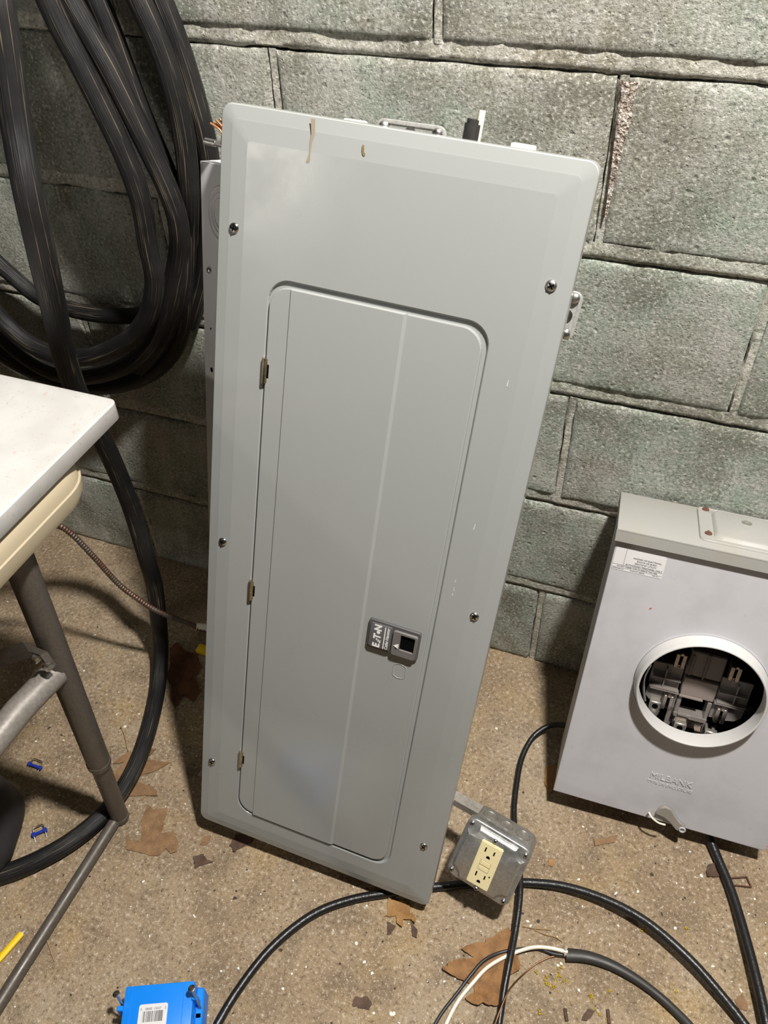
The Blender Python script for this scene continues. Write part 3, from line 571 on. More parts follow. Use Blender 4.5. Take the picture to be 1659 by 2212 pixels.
on_can(.80, .838, [(.0042, 0), (.0040, .0016), (.0026, .0030), (.0003, .0036)], ZINC, 'rivet')
on_can(.80, .716, [(.0030, .0002), (.0030, .0004)], BLACKP, 'screw_hole')
on_can(.80, .768, [(.0014, .0002), (.0014, .0004)], BLACKP, 'screw_hole')

# two-screw cable clamps, cable ends and ground lug on the can
def clamp(M, wd, hgt):
    a = MB()
    a.loft([[M @ q for q in rr(-wd / 2 + g, wd / 2 - g, 0 if not g else 0, hgt - g, .008 - g, y, 5)] for g, y in ((0, .0025), (0, 0), (.0007, -.0004), (.0035, -.0004), (.0040, .0006))], cap0=True, cap1=True)
    o = a.build('cable_clamp', GALVB, panel, 35)
    for sx in (-1, 1):
        q = MB(); cc = M @ Vector((sx * wd * .38, -.001, hgt * .86)); ax = (M.to_3x3() @ Vector((0, -1, 0)))
        q.lathe(cc, ax, [(.0056, 0), (.0054, .0015), (.0042, .0030), (.002, .0038), (.0003, .0040)], 18); q.build('clamp_screw', ZINC, o, 40)
    q = MB(); q.lathe(M @ Vector((0, -.0006, hgt * .80)), ax, [(.0062, 0), (.0062, .0006), (.0048, .0008)], 18); q.build('clamp_eyelet', ZINC, o, 40)
    return o
clamp(Matrix.Translation((.1875, .058, .990)) @ Matrix.Rotation(math.radians(-1.0), 4, 'Y') @ Matrix.Rotation(math.radians(8), 4, 'X'), .0745, .0510)
clamp(Matrix.Translation((.333, .050, .887)) @ Matrix.Rotation(math.radians(92), 4, 'Y'), .050, .0595)
q = MB(); q.tube([(.2475, .060, .985), (.2485, .060, 1.0475)], .0092, 18); q.tube([(.2485, .0600, 1.047), (.2487, .060, 1.0515)], .0076, 16); st = q.build('cable_end', UFCAB, panel, 40)
q = MB(); q.tube([(.2545, .0585, 1.03), (.2552, .0585, 1.0605)], .0035, 12); q.build('wire_end', CREAM, st, 40)
for x, zt, wd in ((.1250, 1.0345, .0245), (.3020, 1.0370, .0250)):
    q = MB(); q.box(x - wd / 2, x + wd / 2, .052, .062, .985, zt, .0018, 2); q.build('flat_cable_end', CREAM, panel, 40)
q = MB(); q.tube([(-.0400, .045, .9905), (-.012, .045, .9895)], .0030, 12); q.box(-.0180, .006, .038, .052, .982, .9945, .001)
lug = q.build('ground_lug', DKMETAL, panel, 40)
q = MB(); q.tube([(-.0420, .045, .9906), (-.0290, .045, .9900)], .0036, 12); q.build('lug_screw', ZINC, lug, 40)
for i in range(7):
    a = i / 6
    q = MB(); q.tube(spline([(-.0200 + .006 * a, .043 + .004 * (i % 2), .992), (-.0220 + .008 * a, .043 + .003 * (i % 2), 1.003), (-.0345 + .0140 * a, .042 + .004 * (i % 3), 1.0095 + .008 * a)], 5), .0012, 8)
    q.build('copper_strand', COPPER, lug, 60)

# ------------------------------------------------------------------ meter socket
MM = Matrix(((0.99849, -0.053608, 0.012036, 0.90793), (0.047246, 0.949579, 0.309947, -0.25275), (-0.028044, -0.308911, 0.950678, 0.015), (0, 0, 0, 1)))
MM = sized(MM, 0.9721)
meter = tag(empty('meter_socket', MM), 'weathered grey meter socket box with round empty opening, leaning right of the panel', 'meter box')
MW, MH = .3274, .4690; cx, cz, mr = .1637, .2616, .0847
body = MB()
# open tray: back, sides, bottom
for bx in ((.0005, .0065, .004, .118, .006, MH), (MW - .0065, MW - .004, .004, .118, .006, MH), (.004, MW - .004, .1155, .118, .006, MH), (.004, MW - .004, .004, .118, .0055, .008)):
    body.box(*bx)
body.build('body', METER, meter, 40)
# front sheet with the round opening
nseg = 72
def ray_rect(a, g):
    dx, dz = math.cos(a), math.sin(a)
    tx = ((MW - g - cx) / dx) if dx > 1e-9 else ((g - cx) / dx if dx < -1e-9 else 1e9)
    tz = ((MH - g - cz) / dz) if dz > 1e-9 else ((g - cz) / dz if dz < -1e-9 else 1e9)
    t = min(tx, tz); return cx + dx * t, cz + dz * t
angs = [2 * math.pi * i / nseg for i in range(nseg)]
for px_, pz_ in ((0, 0), (MW, 0), (0, MH), (MW, MH)):
    a = math.atan2(pz_ - cz, px_ - cx) % (2 * math.pi)
    k = min(range(nseg), key=lambda i: abs((angs[i] - a + math.pi) % (2 * math.pi) - math.pi)); angs[k] = a
def rl(g, y): return [Vector((ray_rect(a, g)[0], y, ray_rect(a, g)[1])) for a in angs]
def cl(r, y): return [Vector((cx + r * math.cos(a), y, cz + r * math.sin(a))) for a in angs]
fr = MB()
fr.loft([rl(.0012, .016), rl(0, .0145), rl(0, .0014), rl(.0004, .0004), rl(.0016, 0), cl(.0960, 0), cl(.0930, -.0005)])
front = fr.build('front_cover', METER, meter)
rg = MB()
rg.loft([cl(.0925, -.0002), cl(.0912, -.004), cl(.0896, -.0125), cl(.0888, -.0168), cl(.0878, -.0192), cl(.0864, -.0200), cl(.0852, -.0197), cl(.0846, -.0185), cl(.0846, .008), cl(.0862, .0085)])
rg.build('ring', RINGW, meter, 50)
# rain cap on top
cp = MB(); cp.box(-.0035, MW + .0035, -.0075, .121, .4845, .4895, .0016, 2); cp.box(-.0035, MW + .0035, -.0075, -.0055, .4700, .4880, .0006)
cp.box(-.0035, -.0015, -.0065, .121, .4720, .4880, .0005); cp.box(MW + .0015, MW + .0035, -.0065, .121, .4720, .4880, .0005)
cp.box(.001, MW - .001, .002, .119, .4660, .4860)
cp.build('rain_cap', CAP, meter, 40)
hp = MB()
def tl(x0, x1, y0, y1, r, z, n=6): return [Vector((v.x, v.z, z)) for v in rr(x0, x1, y0, y1, r, 0, n)]
hp.loft([tl(.1050, .2224, .0085, .1180, .010, .4885), tl(.1050, .2224, .0085, .1180, .010, .4920), tl(.1058, .2216, .0093, .1172, .0094, .4928),
         tl(.1085, .2189, .0120, .1145, .009, .4922), tl(.1235, .2040, .0170, .1085, .010, .4922), tl(.1262, .2012, .0197, .1058, .012, .4965), tl(.1285, .1989, .0220, .1035, .012, .4975)], cap1=True)
hub = hp.build('hub_plate', CAP, meter, 50)
for x, y in ((.1163, .0300), (.2112, .0300), (.1163, .1100), (.2112, .1100)):
    q = MB(); q.lathe((x, y, .4920), (0, 0, 1), [(.0050, 0), (.0048, .0018), (.003, .0032), (.0003, .0036)], 16); q.box(x - .0006, x + .0006, y - .004, y + .004, .4950, .4956)
    q.build('plate_screw', RUSTM, hub, 40)
q = MB(); q.lathe((.1690, .0800, .4974), (0, 0, 1), [(.0072, 0), (.0070, .0006), (.0055, .0009)], 24); emb = q.build('maker_stud', GALVD, hub, 40)
q = MB(); text('M', .0058, Matrix.Translation((.1690, .0800, .4985)), q, .0001, bold=.0002); q.build('stud_letter', CAP, hub)

# warning sticker
q = MB(); q.loft([rr(.0022, .0702, .4240, .4586, .0018, -.0001, 4), rr(.0022, .0702, .4240, .4586, .0018, -.0004, 4)], cap1=True); stk = q.build('warning_label', STICKER, meter)
q = MB(); y = -.0005
for i, (ln, sz, zz, xx) in enumerate((('HAZARD OF ELECTRICAL', .0033, .4463, .0465), ('SHOCK OR BURN', .0033, .4424, .0465), ('SERVICE BY UTILITY', .0033, .4385, .0455), ('AUTHORIZED PERSONNEL ONLY', .0033, .4346, .0440),
                                ('DO NOT TAMPER OVER OR REMOVE THIS LABEL', .0029, .4302, .0362))):
    text(ln, sz, TM(xx, y, zz), q, .00003, bold=.00005, sx=1.0 if i < 4 else .86)
for ln, xx in (('MILBANK MFG. CO.', .0110), ('KANSAS CITY, MISSOURI', .0370), ('PART NO. 6', .0620)): text(ln, .0018, TM(xx, y, .4262), q, .00003, bold=.00005)
q.build('label_print', BLACKINK, stk)
q = MB(); q.box(.0165, .0169, y, y + .00005, .4328, .4583); q.box(.0024, .0700, y, y + .00005, .4323, .4327); q.box(.0024, .0700, y, y + .00005, .4278, .4281); q.build('label_rule', BLACKINK, stk)
# pressed lettering
q = MB(); text('MILBANK', .0150, TM(.1655, -.0002, .0868), q, .0010, sx=1.0); q.build('embossed_name', METER, meter)
q = MB(); text('TYPE 3R ENCLOSURE', .0074, TM(.1665, -.0002, .0740), q, .0007, sx=.96); q.build('embossed_type', METER, meter)
blotch(meter, [(.0655, .3720), (.0668, .3735), (.0685, .3745), (.0690, .3765), (.0672, .3760), (.0660, .3745)], -.0003, new_mat('red_speck', (.55, .05, .03), .5)[0], 'red_paint_speck')
# hasp at the lower edge
q = MB(); q.loft([[Vector((x, yy, z)) for x, z in ((.1590, .0190), (.1620, .0300), (.1700, .0355), (.1790, .0330), (.1850, .0240), (.1960, .0130), (.2060, .0080), (.2085, .0010), (.2020, -.0040), (.1940, -.0010), (.1830, .0100), (.1720, .0170))] for yy in (-.001, -.0065)], cap1=True)
hasp = q.build('hasp', m_paint('worn_hasp_enamel', (.34, .31, .27), .5, .3, .0003), meter, 60)
q = MB(); q.tube([(.2030 + .0042 * math.cos(a), -.0075, .0025 + .0042 * math.sin(a)) for a in [2 * math.pi * i / 20 for i in range(21)]], .0014, 8, cap=False); q.build('hasp_eye', METER, hasp, 60)
q = MB(); q.tube(spline([(.1500, -.004, .0145), (.1490, -.009, .0185), (.1530, -.012, .0150), (.1650, -.013, .0085), (.1760, -.012, .0070)], 6), .0016, 8); q.build('seal_wire', WHITEW, hasp, 60)

# socket block inside the opening
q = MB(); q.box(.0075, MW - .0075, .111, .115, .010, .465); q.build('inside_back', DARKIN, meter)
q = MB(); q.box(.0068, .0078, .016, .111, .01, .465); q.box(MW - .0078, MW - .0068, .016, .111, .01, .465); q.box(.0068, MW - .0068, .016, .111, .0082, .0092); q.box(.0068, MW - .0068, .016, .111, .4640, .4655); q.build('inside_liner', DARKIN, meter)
q = MB(); q.box(.145, .197, .044, .100, .252, .296, .002); q.box(.1500, .1515, .040, .044, .255, .290); q.box(.170, .1715, .040, .044, .252, .296)
q.build('line_block', m_paint('brown_grey_phenolic', (.15, .125, .11), .4, .1, 0), meter, 40)
q = MB(); q.box(.146, .196, .040, .098, .217, .250, .0015); q.box(.146, .180, .036, .040, .2165, .2185); q.build('centre_plate', m_paint('brown_grey_phenolic_plate', (.24, .20, .18), .35, .1, 0), meter, 40)
for sx, nm in ((-1, 'l'), (1, 'r')):
    X = .1706
    def bx(x0, x1, y0, y1, z0, z1): return (min(X + sx * x0, X + sx * x1), max(X + sx * x0, X + sx * x1), y0, y1, z0, z1)
    q = MB(); q.box(*bx(.027, .072, .046, .049, .222, .262), .001); q.box(*bx(.028, .070, .036, .046, .2215, .2235)); q.box(*bx(.050, .052, .038, .046, .224, .258)); q.box(*bx(.028, .068, .036, .047, .2400, .2415))
    q.build('wing_guard', CLEAR, meter, 40)
    q = MB(); lo = [Vector((X + sx * x, 0, z)) for x, z in ((.026, .220), (.068, .220), (.071, .212), (.070, .199), (.062, .191), (.050, .188), (.026, .188))]
    if sx < 0: lo = lo[::-1]
    q.loft([[v + Vector((0, yy, 0)) for v in lo] for yy in (.047, .044)], cap0=True, cap1=True); q.box(*bx(.026, .068, .036, .045, .2185, .2202)); q.build('lower_guard', CLEAR, meter, 40)
    for zc, h in ((.281, .024), (.203, .026)):
        q = MB()
        for g in (-1, 1): q.box(*bx(.0385 + g * .0048 - .0030, .0385 + g * .0048 + .0030, .030, .060, zc - h / 2, zc + h / 2), .0008)
        q.box(*bx(.0315, .0455, .036, .060, zc - h / 2, zc - h / 2 + .003)); q.box(*bx(.0385 - .002, .0385 + .002, .028, .034, zc + h / 2 - .001, zc + h / 2 + .003))
        q.mat(1); q.box(*bx(.0371, .0399, .0325, .0345, zc - h / 2 + .004, zc + h / 2 - .003))
        q.build('jaw', [JAW, BLACKP], meter, 40)
q = MB(); q.box(.146, .152, .040, .060, .178, .215, .001); q.box(.189, .195, .040, .060, .178, .215, .001); q.box(.146, .195, .038, .060, .177, .185, .001); q.box(.152, .170, .034, .039, .1835, .1860)
q.build('lower_frame', CLEAR, meter, 40)
q = MB(); q.box(.1490, .1930, .042, .060, .158, .177, .002); q.box(.1480, .158, .036, .042, .164, .168); q.box(.182, .195, .036, .042, .157, .162); q.build('neutral_bar', JAW, meter, 40)
for x, z in ((.1606, .1570), (.2060, .1560), (.1150, .1660), (.1170, .1850)):
    q = MB(); q.box(x - .009, x + .009, .034, .056, z - .012, z + .012, .0015); q.mat(1); q.lathe((x, .0345, z + .004), (0, -1, 0), [(.0045, 0), (.0045, .0008)], 14)
    q.mat(0); q.lathe((x, .034, z - .007), (0, -1, 0), [(.0045, 0), (.0042, .004), (.002, .005)], 14); q.build('terminal_lug', [GALVD, BLACKP], meter, 40)
for x, z0, z1 in ((.1440, .128, .198), (.1905, .122, .180)):
    q = MB(); q.loft([[Vector((x + a * wv, yy, z)) for a, yy in ((-1, .050), (1, .050), (1, .058), (-1, .058))] for z, wv in ((z0, .0035), (z1, .0065))], True, True); q.build('support_post', CLEAR, meter)
q = MB(); q.loft([[Vector((x, yy, z)) for x, z in ((.2545, .262), (.2610, .262), (.2640, .215), (.2600, .200), (.2470, .186), (.2440, .1885), (.2535, .205), (.2570, .217))] for yy in (.030, .032)], True, True); q.build('ground_strap', GALV, meter)
q = MB(); q.tube(spline([(.0940, .034, .262), (.0905, .034, .235), (.0950, .032, .212), (.1000, .030, .197)], 6), .0022, 8); q.build('bonding_wire', GALV, meter, 60)

# ------------------------------------------------------------------ outlet box
OM = Matrix(((0.97715, 0.0965, 0.18936, .7875), (-0.18726, 0.81232, 0.55234, -.4631), (-0.10052, -0.57518, 0.81183, .0783), (0, 0, 0, 1)))
ob = tag(empty('outlet_box', OM), 'square galvanised outlet box with ivory receptacle beside the panel foot', 'outlet box')
s_ = .098
q = MB(); lo = lambda g, y, r=.013: rr(g, s_ - g, g, s_ - g, r, y, 6)
q.loft([lo(.0012, .012, .014), lo(.001, .050, .014), lo(.003, .054, .012)], cap0=True, cap1=True)
bodyo = q.build('box_body', GALVD, ob, 40)
for xx, rad in ((.024, .0105), (.050, .0095), (.075, .0105)):
    q = MB(); q.tube([(xx + rad * math.cos(a), .031 + rad * math.sin(a), s_ - .0009) for a in [2 * math.pi * i / 28 for i in range(29)]], .0008, 6, cap=False); q.build('knockout', GALV, bodyo, 60)
    q = MB(); q.tube([(-.0 + .0011, .031 + rad * math.cos(a), xx + rad * math.sin(a)) for a in [2 * math.pi * i / 28 for i in range(29)]], .0008, 6, cap=False); q.build('knockout', GALV, bodyo, 60)
def notch(g, y, h=.0445, r=.0150):
    out = []; c0 = s_ / 2
    for (sx, sz, a0) in ((1, -1, 180), (1, 1, 270), (-1, 1, 0), (-1, -1, 90)):
        hh = h - g
        ccx, ccz = c0 + sx * h, c0 + sz * h
        for i in range(9):
            a = math.radians(a0 - 90 * i / 8) ; rrr = r + g * .6
            x = ccx + rrr * math.cos(a); z = ccz + rrr * math.sin(a)
            x = max(c0 - hh, min(c0 + hh, x)); z = max(c0 - hh, min(c0 + hh, z)); out.append(Vector((x, y, z)))
    return out
q = MB(); q.loft([lo(0, .014), lo(0, .0035), lo(.0008, .0022), lo(.002, .0018)], cap0=True, cap1=True)
q.loft([notch(0, .0018), notch(.0015, -.0006), notch(.0032, -.0034), notch(.0055, -.0046)], cap1=True)
cov = q.build('raised_cover', GALV, ob, 45)
for sx in (.0075, s_ - .0075):
    for sz in (.0085, s_ - .0085): screw(cov, sx, sz, .0018, .0036, .5, 'cover_screw')
RC = Matrix.Translation((.0475, -.0046, .0470)) @ Matrix.Rotation(math.radians(-2.5), 4, 'Y')
def rb(mb, x0, x1, y0, y1, z0, z1, bv=0.0):
    bm = bmesh.new(); bmesh.ops.create_cube(bm, size=1)
    for vv in bm.verts: vv.co = ((x0 + x1) / 2 + vv.co.x * (x1 - x0), (y0 + y1) / 2 + vv.co.y * (y1 - y0), (z0 + z1) / 2 + vv.co.z * (z1 - z0))
    if bv: bmesh.ops.bevel(bm, geom=bm.edges[:], offset=bv, segments=2, affect='EDGES')
    mb.bm(bm, RC); return mb
q = MB(); rb(q, -.0162, .0162, -.0042, .004, -.0345, .0345, .0012); rec = q.build('receptacle', IVORY, ob, 40)
for zc in (.0235, -.0165):
    for xx, hh in ((-.0068, .0040), (.0062, .0034)):
        q = MB(); rb(q, xx - .0010, xx + .0010, -.00435, -.0040, zc - hh / 1.3, zc + hh); q.build('slot', BLACKP, rec)
    q = MB(); pts = [(RC @ Vector((.0003 + .0029 * math.cos(a), -.00435, zc - .0100 + .0032 * max(-.3, math.sin(a))))) for a in [2 * math.pi * i / 18 for i in range(18)]]
    q.add(pts, [list(range(18))]); q.build('ground_slot', BLACKP, rec)
for zc in (.0035, -.0045):
    q = MB(); rb(q, -.0075, .0075, -.0050, -.003, zc - .0034, zc + .0034, .0005); q.build('button', IVORY, rec, 40)
    q = MB(); rb(q, -.0079, .0079, -.0043, -.0035, zc - .0038, zc + .0038); q.build('button_gap', STAIN2, rec)
q = MB(); rb(q, .0110, .0128, -.0044, -.0036, -.0130, -.0105); q.build('indicator', BLACKP, rec)
for zz, xx in ((.0405, .0008), (-.0395, .0008)):
    cc = RC @ Vector((xx, 0, zz)); screw(rec, cc.x, cc.z, -.0046, .0034, .8, 'mounting_screw')
# flat conduit stub running back into the panel
q = MB(); A = OM.inverted() @ Vector((.757, -.372, .128)); B = Vector((.010, .030, .094))
q.tube([A, A.lerp(B, .5), B], .009, 4, rfun=lambda L, i: (.0105, .0105), flat=(1, 0, 1)); q.build('conduit_stub', GALVD, ob)
# ------------------------------------------------------------------ folding table and slab
tab = tag(empty('folding_table', (.258, -.529, 0)), 'folding table with beige plastic top and brown-grey tube legs at left', 'table')
T0 = Vector((.258, -.529, 0))
def wl(l): return [v - T0 for v in l]
q = MB()
def tb(g, z, r): return [Vector((v.x, v.z, z)) - T0 for v in rr(-1.20 + g, .356 - g, -1.18 + g, -.415 - g, r, 0, 8)]
q.loft([tb(.030, .664, .03), tb(.012, .664, .045), tb(.004, .668, .05), tb(.0005, .678, .05), tb(0, .690, .05), tb(.0015, .6915, .05), tb(.002, .700, .05), tb(.006, .711, .05), tb(.014, .7155, .045), tb(.022, .7165, .04)], cap0=True, cap1=True)
top = q.build('table_top', BEIGE, tab, 40)
def wt(mb, pts, r, n=16): return mb.tube([Vector(p) - T0 for p in pts], r, n)
for yy, nm in ((-.529, 0), (-1.06, 1)):
    q = MB(); wt(q, [(.318, yy, .668), (.2755, yy, .192)], .0168); wt(q, [(.2757, yy, .196), (.2748, yy, .186)], .0176)
    leg = q.build('leg', TUBE, tab, 50)
    q = MB(); wt(q, [(.276, yy, .20), (.2585, yy, .0125)], .0138); wt(q, [(.2590, yy, .016), (.2578, yy, .004)], .0145); q.build('lower_tube', TUBE, leg, 50)
q = MB(); wt(q, [(.257, -.534, .011), (.256, -.80, .011), (.257, -1.055, .011)], .0095); q.build('foot_rail', TUBE, tab, 50)
q = MB(); wt(q, [(.296, -.538, .435), (.292, -.60, .440), (.290, -.80, .442), (.296, -1.05, .435)], .0172); q.build('cross_tube', TUBEL, tab, 50)
q = MB(); bp = [(-.15, -.552, .17), (.2017, -.553, .4337), (.2330, -.553, .4557), (.2950, -.553, .5015), (.3120, -.553, .5015), (.3105, -.551, .4800)]
q.tube([Vector(p) - T0 for p in bp], .007, 4, rfun=lambda L, i: (.0032, .0125), flat=(0, 1, 0)); br = q.build('folding_brace', DKMETAL, tab)
for p in ((.3030, -.556, .4920), (.3105, -.552, .4740)):
    q = MB(); q.lathe(Vector(p) - T0, (0, -1, .1), [(.0065, -.004), (.0065, .004), (.0045, .006), (.0005, .0065)], 6); q.build('bolt', ZINC, br, 30)
q = MB()
def sl(g, z, r): return [Vector((v.x, v.z, z)) for v in rr(-.80 + g, .3555 - g, -.98 + g, -.3560 - g, r, 0, 6)]
q.loft([sl(.001, .7168, .009), sl(0, .7180, .010), sl(0, .7380, .010), sl(.0012, .7392, .009), sl(.003, .7396, .008)], cap0=True, cap1=True)
tag(q.build('stone_slab', QUARTZ, None, 40), 'white speckled stone slab lying on the beige folding table', 'slab')

# ------------------------------------------------------------------ hoses
def hose(name, pts, r, parent=None, k=8, sm=2):
    p = smooth_path(spline(pts, k), sm); q = MB()
    q.tube(p, r, 20); return q.build(name, HOSE, parent, 60)
HR = .0140
coil = tag(empty('hose_coil', (.10, 0, .45)), 'thick coil of black ribbed hose hanging in loops on the wall', 'hose')
CO = Vector((.10, 0, .45))
def up(pts, apex):   # carry a hanging strand on over the peg above the picture
    p = [Vector(x) for x in pts]; top_ = p[0]; d = (p[0] - p[1]).normalized()
    return [Vector(apex), (Vector(apex) + top_) / 2 + Vector((.05, 0, .05)), top_ + d * .06] + p
for nm, key, ap in (('a', 'ha', (-.02, -.08, 1.34)), ('b', 'hb', (-.02, -.06, 1.37)), ('b2', 'hb2', (-.02, -.075, 1.40)), ('c', 'hc', (-.02, -.05, 1.42)), ('d', 'hd', (-.02, -.03, 1.45)), ('e', 'he', None)):
    pts = DATA[key]
    pts = up(pts, ap) if ap else [Vector(x) for x in pts]
    if key in ('ha', 'hb', 'hc'):     # close the loop on the far side, back up to the peg
        e = pts[-1]; pts = pts + [e + Vector((-.06, 0, .12)), Vector((-.27, e.y, 1.0)), Vector((-.16, e.y, 1.26))]
    if key == 'he': pts = [Vector((-.26, -.03, .98)), Vector((-.21, -.03, .84))] + pts
    hose('loop', [v - CO for v in pts], HR if key != 'he' else .0125, coil, 8, 24)
peg = MB(); peg.tube([(-.02 - CO.x, -.002, 1.30 - CO.z), (-.02 - CO.x, -.13, 1.31 - CO.z), (-.02 - CO.x, -.135, 1.36 - CO.z)], .011, 12); peg.build('wall_peg', RUSTM, coil, 50)
S1 = [Vector((.22, -.20, 1.33))] + [Vector(x) for x in DATA['S1']] + [Vector((-.05, -.74, .0145)), Vector((-.35, -.74, .0145))]
tag(hose('ribbed_hose', S1, .0145, None, 8, 3), 'single black ribbed hose dropping behind the slab and curving across the floor under the table', 'hose')

# armoured cable with a spiral jacket
ap = smooth_path(spline(DATA['arm'] + [(.31, -.20, .135), (.36, -.17, .12)], 40), 6)
q = MB(); 
fine = [];
for i in range(len(ap) - 1):
    for j in range(4): fine.append(ap[i].lerp(ap[i + 1], j / 4))
q.tube(fine, .0052, 10, rfun=lambda L, i: .0045 + .0005 * math.sin(L / .0052 * 2 * math.pi)); arm = q.build('armoured_cable', ARMOR, None, 70)
tag(arm, 'thin rusty spiral armoured cable sagging from under the table toward the panel', 'cable')
q = MB(); q.tube([(.2640, -.2385, .1560), (.2950, -.2230, .1450)], .0066, 12); tag(q.build('plastic_sleeve', WHITEW, None, 50), 'short white plastic sleeve on the armoured cable by the panel edge', 'sleeve')
q = MB(); q.box(.2055, .250, -.197, -.1785, .0005, .010, .002, 2); tag(q.build('yellow_tab', YELLOW, None, 40), 'small yellow plastic tab on the dark floor behind the panel edge', 'tab')

# ------------------------------------------------------------------ cables on the floor
def cable(name, key, r, mat, label, n=14, flat=None, rf=None, pts=None, parent=None, cat='cable'):
    p = smooth_path(spline(pts if pts else DATA[key], 10), 3); q = MB(); q.tube(p, r, n, rfun=rf, flat=flat)
    o = q.build(name, mat, parent, 60)
    if label: tag(o, label, cat)
    return o
cable('power_cable', 'C1', .0047, CABLE, 'black cable looping from the meter box down behind the outlet box')
cable('power_cable', 'C2', .0063, CABLE, 'long glossy black cable arching across the floor under the panel corner and outlet box')
cable('power_cable', 'C3', .0068, CABLE, 'black cable running from beneath the meter box along the right edge')
uf = tag(empty('stripped_cable', Vector(DATA['C4'][0])), 'stripped flat black cable with white, black and bare wires fanned out', 'cable'); U0 = Vector(DATA['C4'][0])
def rel(key): return [Vector(x) - U0 for x in DATA[key]]
cable('jacket', None, .0075, UFCAB, None, 16, (0, 0, 1), lambda L, i: (.0056, .0058 + .0034 * max(0, 1 - L / .12)), rel('C4'), uf)
cable('white_wire', None, .0027, WHITEW, None, 10, None, None, rel('wW'), uf)
cable('black_wire', None, .0024, WIREB, None, 10, None, None, rel('wB'), uf)
cable('bare_wire', None, .0011, COPPERD, None, 8, None, None, rel('wC'), uf)
q = MB()
for i in range(6):
    random.seed(i); a = random.uniform(-.006, .006)
    q.add([(-.001, a, .004), (-.004, a + .002, .010 + random.uniform(0, .004)), (.001, a + .003, .006), (-.002, a + .001, .001)], [[0, 1, 2], [0, 2, 3], [0, 3, 1], [1, 3, 2]])
q.build('paper_filler', CREAM, uf)
cable('rubber_cord', None, .012, UFCAB, 'black cord curving in at the right edge below the meter box', 14, None, None, [(1.290, -.262, .012), (1.262, -.290, .012), (1.256, -.320, .012), (1.272, -.360, .012), (1.31, -.39, .012)])

# ------------------------------------------------------------------ blue nail-on box
B0 = Vector(DATA['blue'][0]); B1 = Vector(DATA['blue'][1])
ax = (B1 - B0); ax.z = 0; wlen = ax.length; ax.normalize(); ay = Vector((-ax.y, ax.x, 0)) 
BMx = Matrix(((ax.x, ay.x, 0, B0.x), (ax.y, ay.y, 0, B0.y), (0, 0, 1, 0), (0, 0, 0, 1)))
bb = tag(empty('plastic_outlet_box', BMx), 'bright blue plastic nail-on wall box with barcode label lying on the floor', 'wall box')
q = MB(); H = .057; D = .085
q.box(0, wlen, -D, 0, .0005, H, .0015, 2); body_b = q.build('box_shell', BLUEP, bb, 40)
for xx in (.0095, wlen - .013):
    q = MB(); q.box(xx, xx + .0008, -D, -.001, H - .0002, H + .0005); q.build('mould_line', BLUEP, body_b)
q = MB(); q.box(wlen - .001, wlen + .010, -.060, -.002, .0010, H - .022, .002); q.build('side_flange', BLUEP, body_b, 40)
def nail(x0, y0, z0, x1, y1, z1):
    a = Vector((x0, y0, z0)); b_ = Vector((x1, y1, z1)); dd = (b_ - a).normalized(); q = MB(); q.tube([a, b_], .0019, 10); q.lathe(b_ - dd * .0008, dd, [(.0019, -.001), (.0048, 0), (.0048, .0012), (.004, .0016)], 18); q.build('nail', ZINC, bb, 40)
for k0 in (0, 2):
    h_ = BMx.inverted() @ Vector(DATA['nails'][k0]); s0 = BMx.inverted() @ Vector(DATA['nails'][k0 + 1]); e_ = s0 + (s0 - h_) * 1.5
    nail(e_.x, e_.y, max(.004, e_.z), h_.x, h_.y, h_.z)
for (x0, x1, y0, y1, z0, z1) in ((wlen - .001, wlen + .0065, -.0245, -.0185, H - .020, H + .004), (wlen - .001, wlen + .0085, -.040, -.033, H - .036, H - .022), (-.0075, .001, -.0300, -.0235, H - .020, H + .003), (-.0075, .001, -.0460, -.0400, H - .040, H - .025)):
    q = MB(); q.box(x0, x1, y0, y1, z0, z1, .001); q.build('nail_bracket', BLUEP, bb, 40)
L0 = BMx.inverted() @ Vector(DATA['bluelab'][0]); L1 = BMx.inverted() @ Vector(DATA['bluelab'][1])
q = MB(); q.loft([[Vector((v.x, v.z, H + .0004)) for v in rr(L0.x, L1.x, -.075, L0.y + .001, .003, 0, 4)]], cap1=True); lab = q.build('barcode_label', STICKER, bb)
q = MB(); random.seed(3); x = L0.x + .0055
while x < L1.x - .0055:
    wd = random.choice((.0003, .0003, .0006, .0009)); q.add([(x, -.045, H + .0006), (x + wd, -.045, H + .0006), (x + wd, L0.y - .0075, H + .0006), (x, L0.y - .0075, H + .0006)], [[0, 1, 2, 3]]); x += wd + random.choice((.0003, .0005, .0008))
q.build('barcode', BLACKINK, lab)
q = MB()
for tx, xx in (('0', L0.x + .003), ('18000', L0.x + .0125), ('15557', L1.x - .0135), ('2', L1.x - .003)):
    text(tx, .0040, Matrix.Translation((xx, L0.y - .0050, H + .0006)), q, 0)
q.build('barcode_digits', BLACKINK, lab)

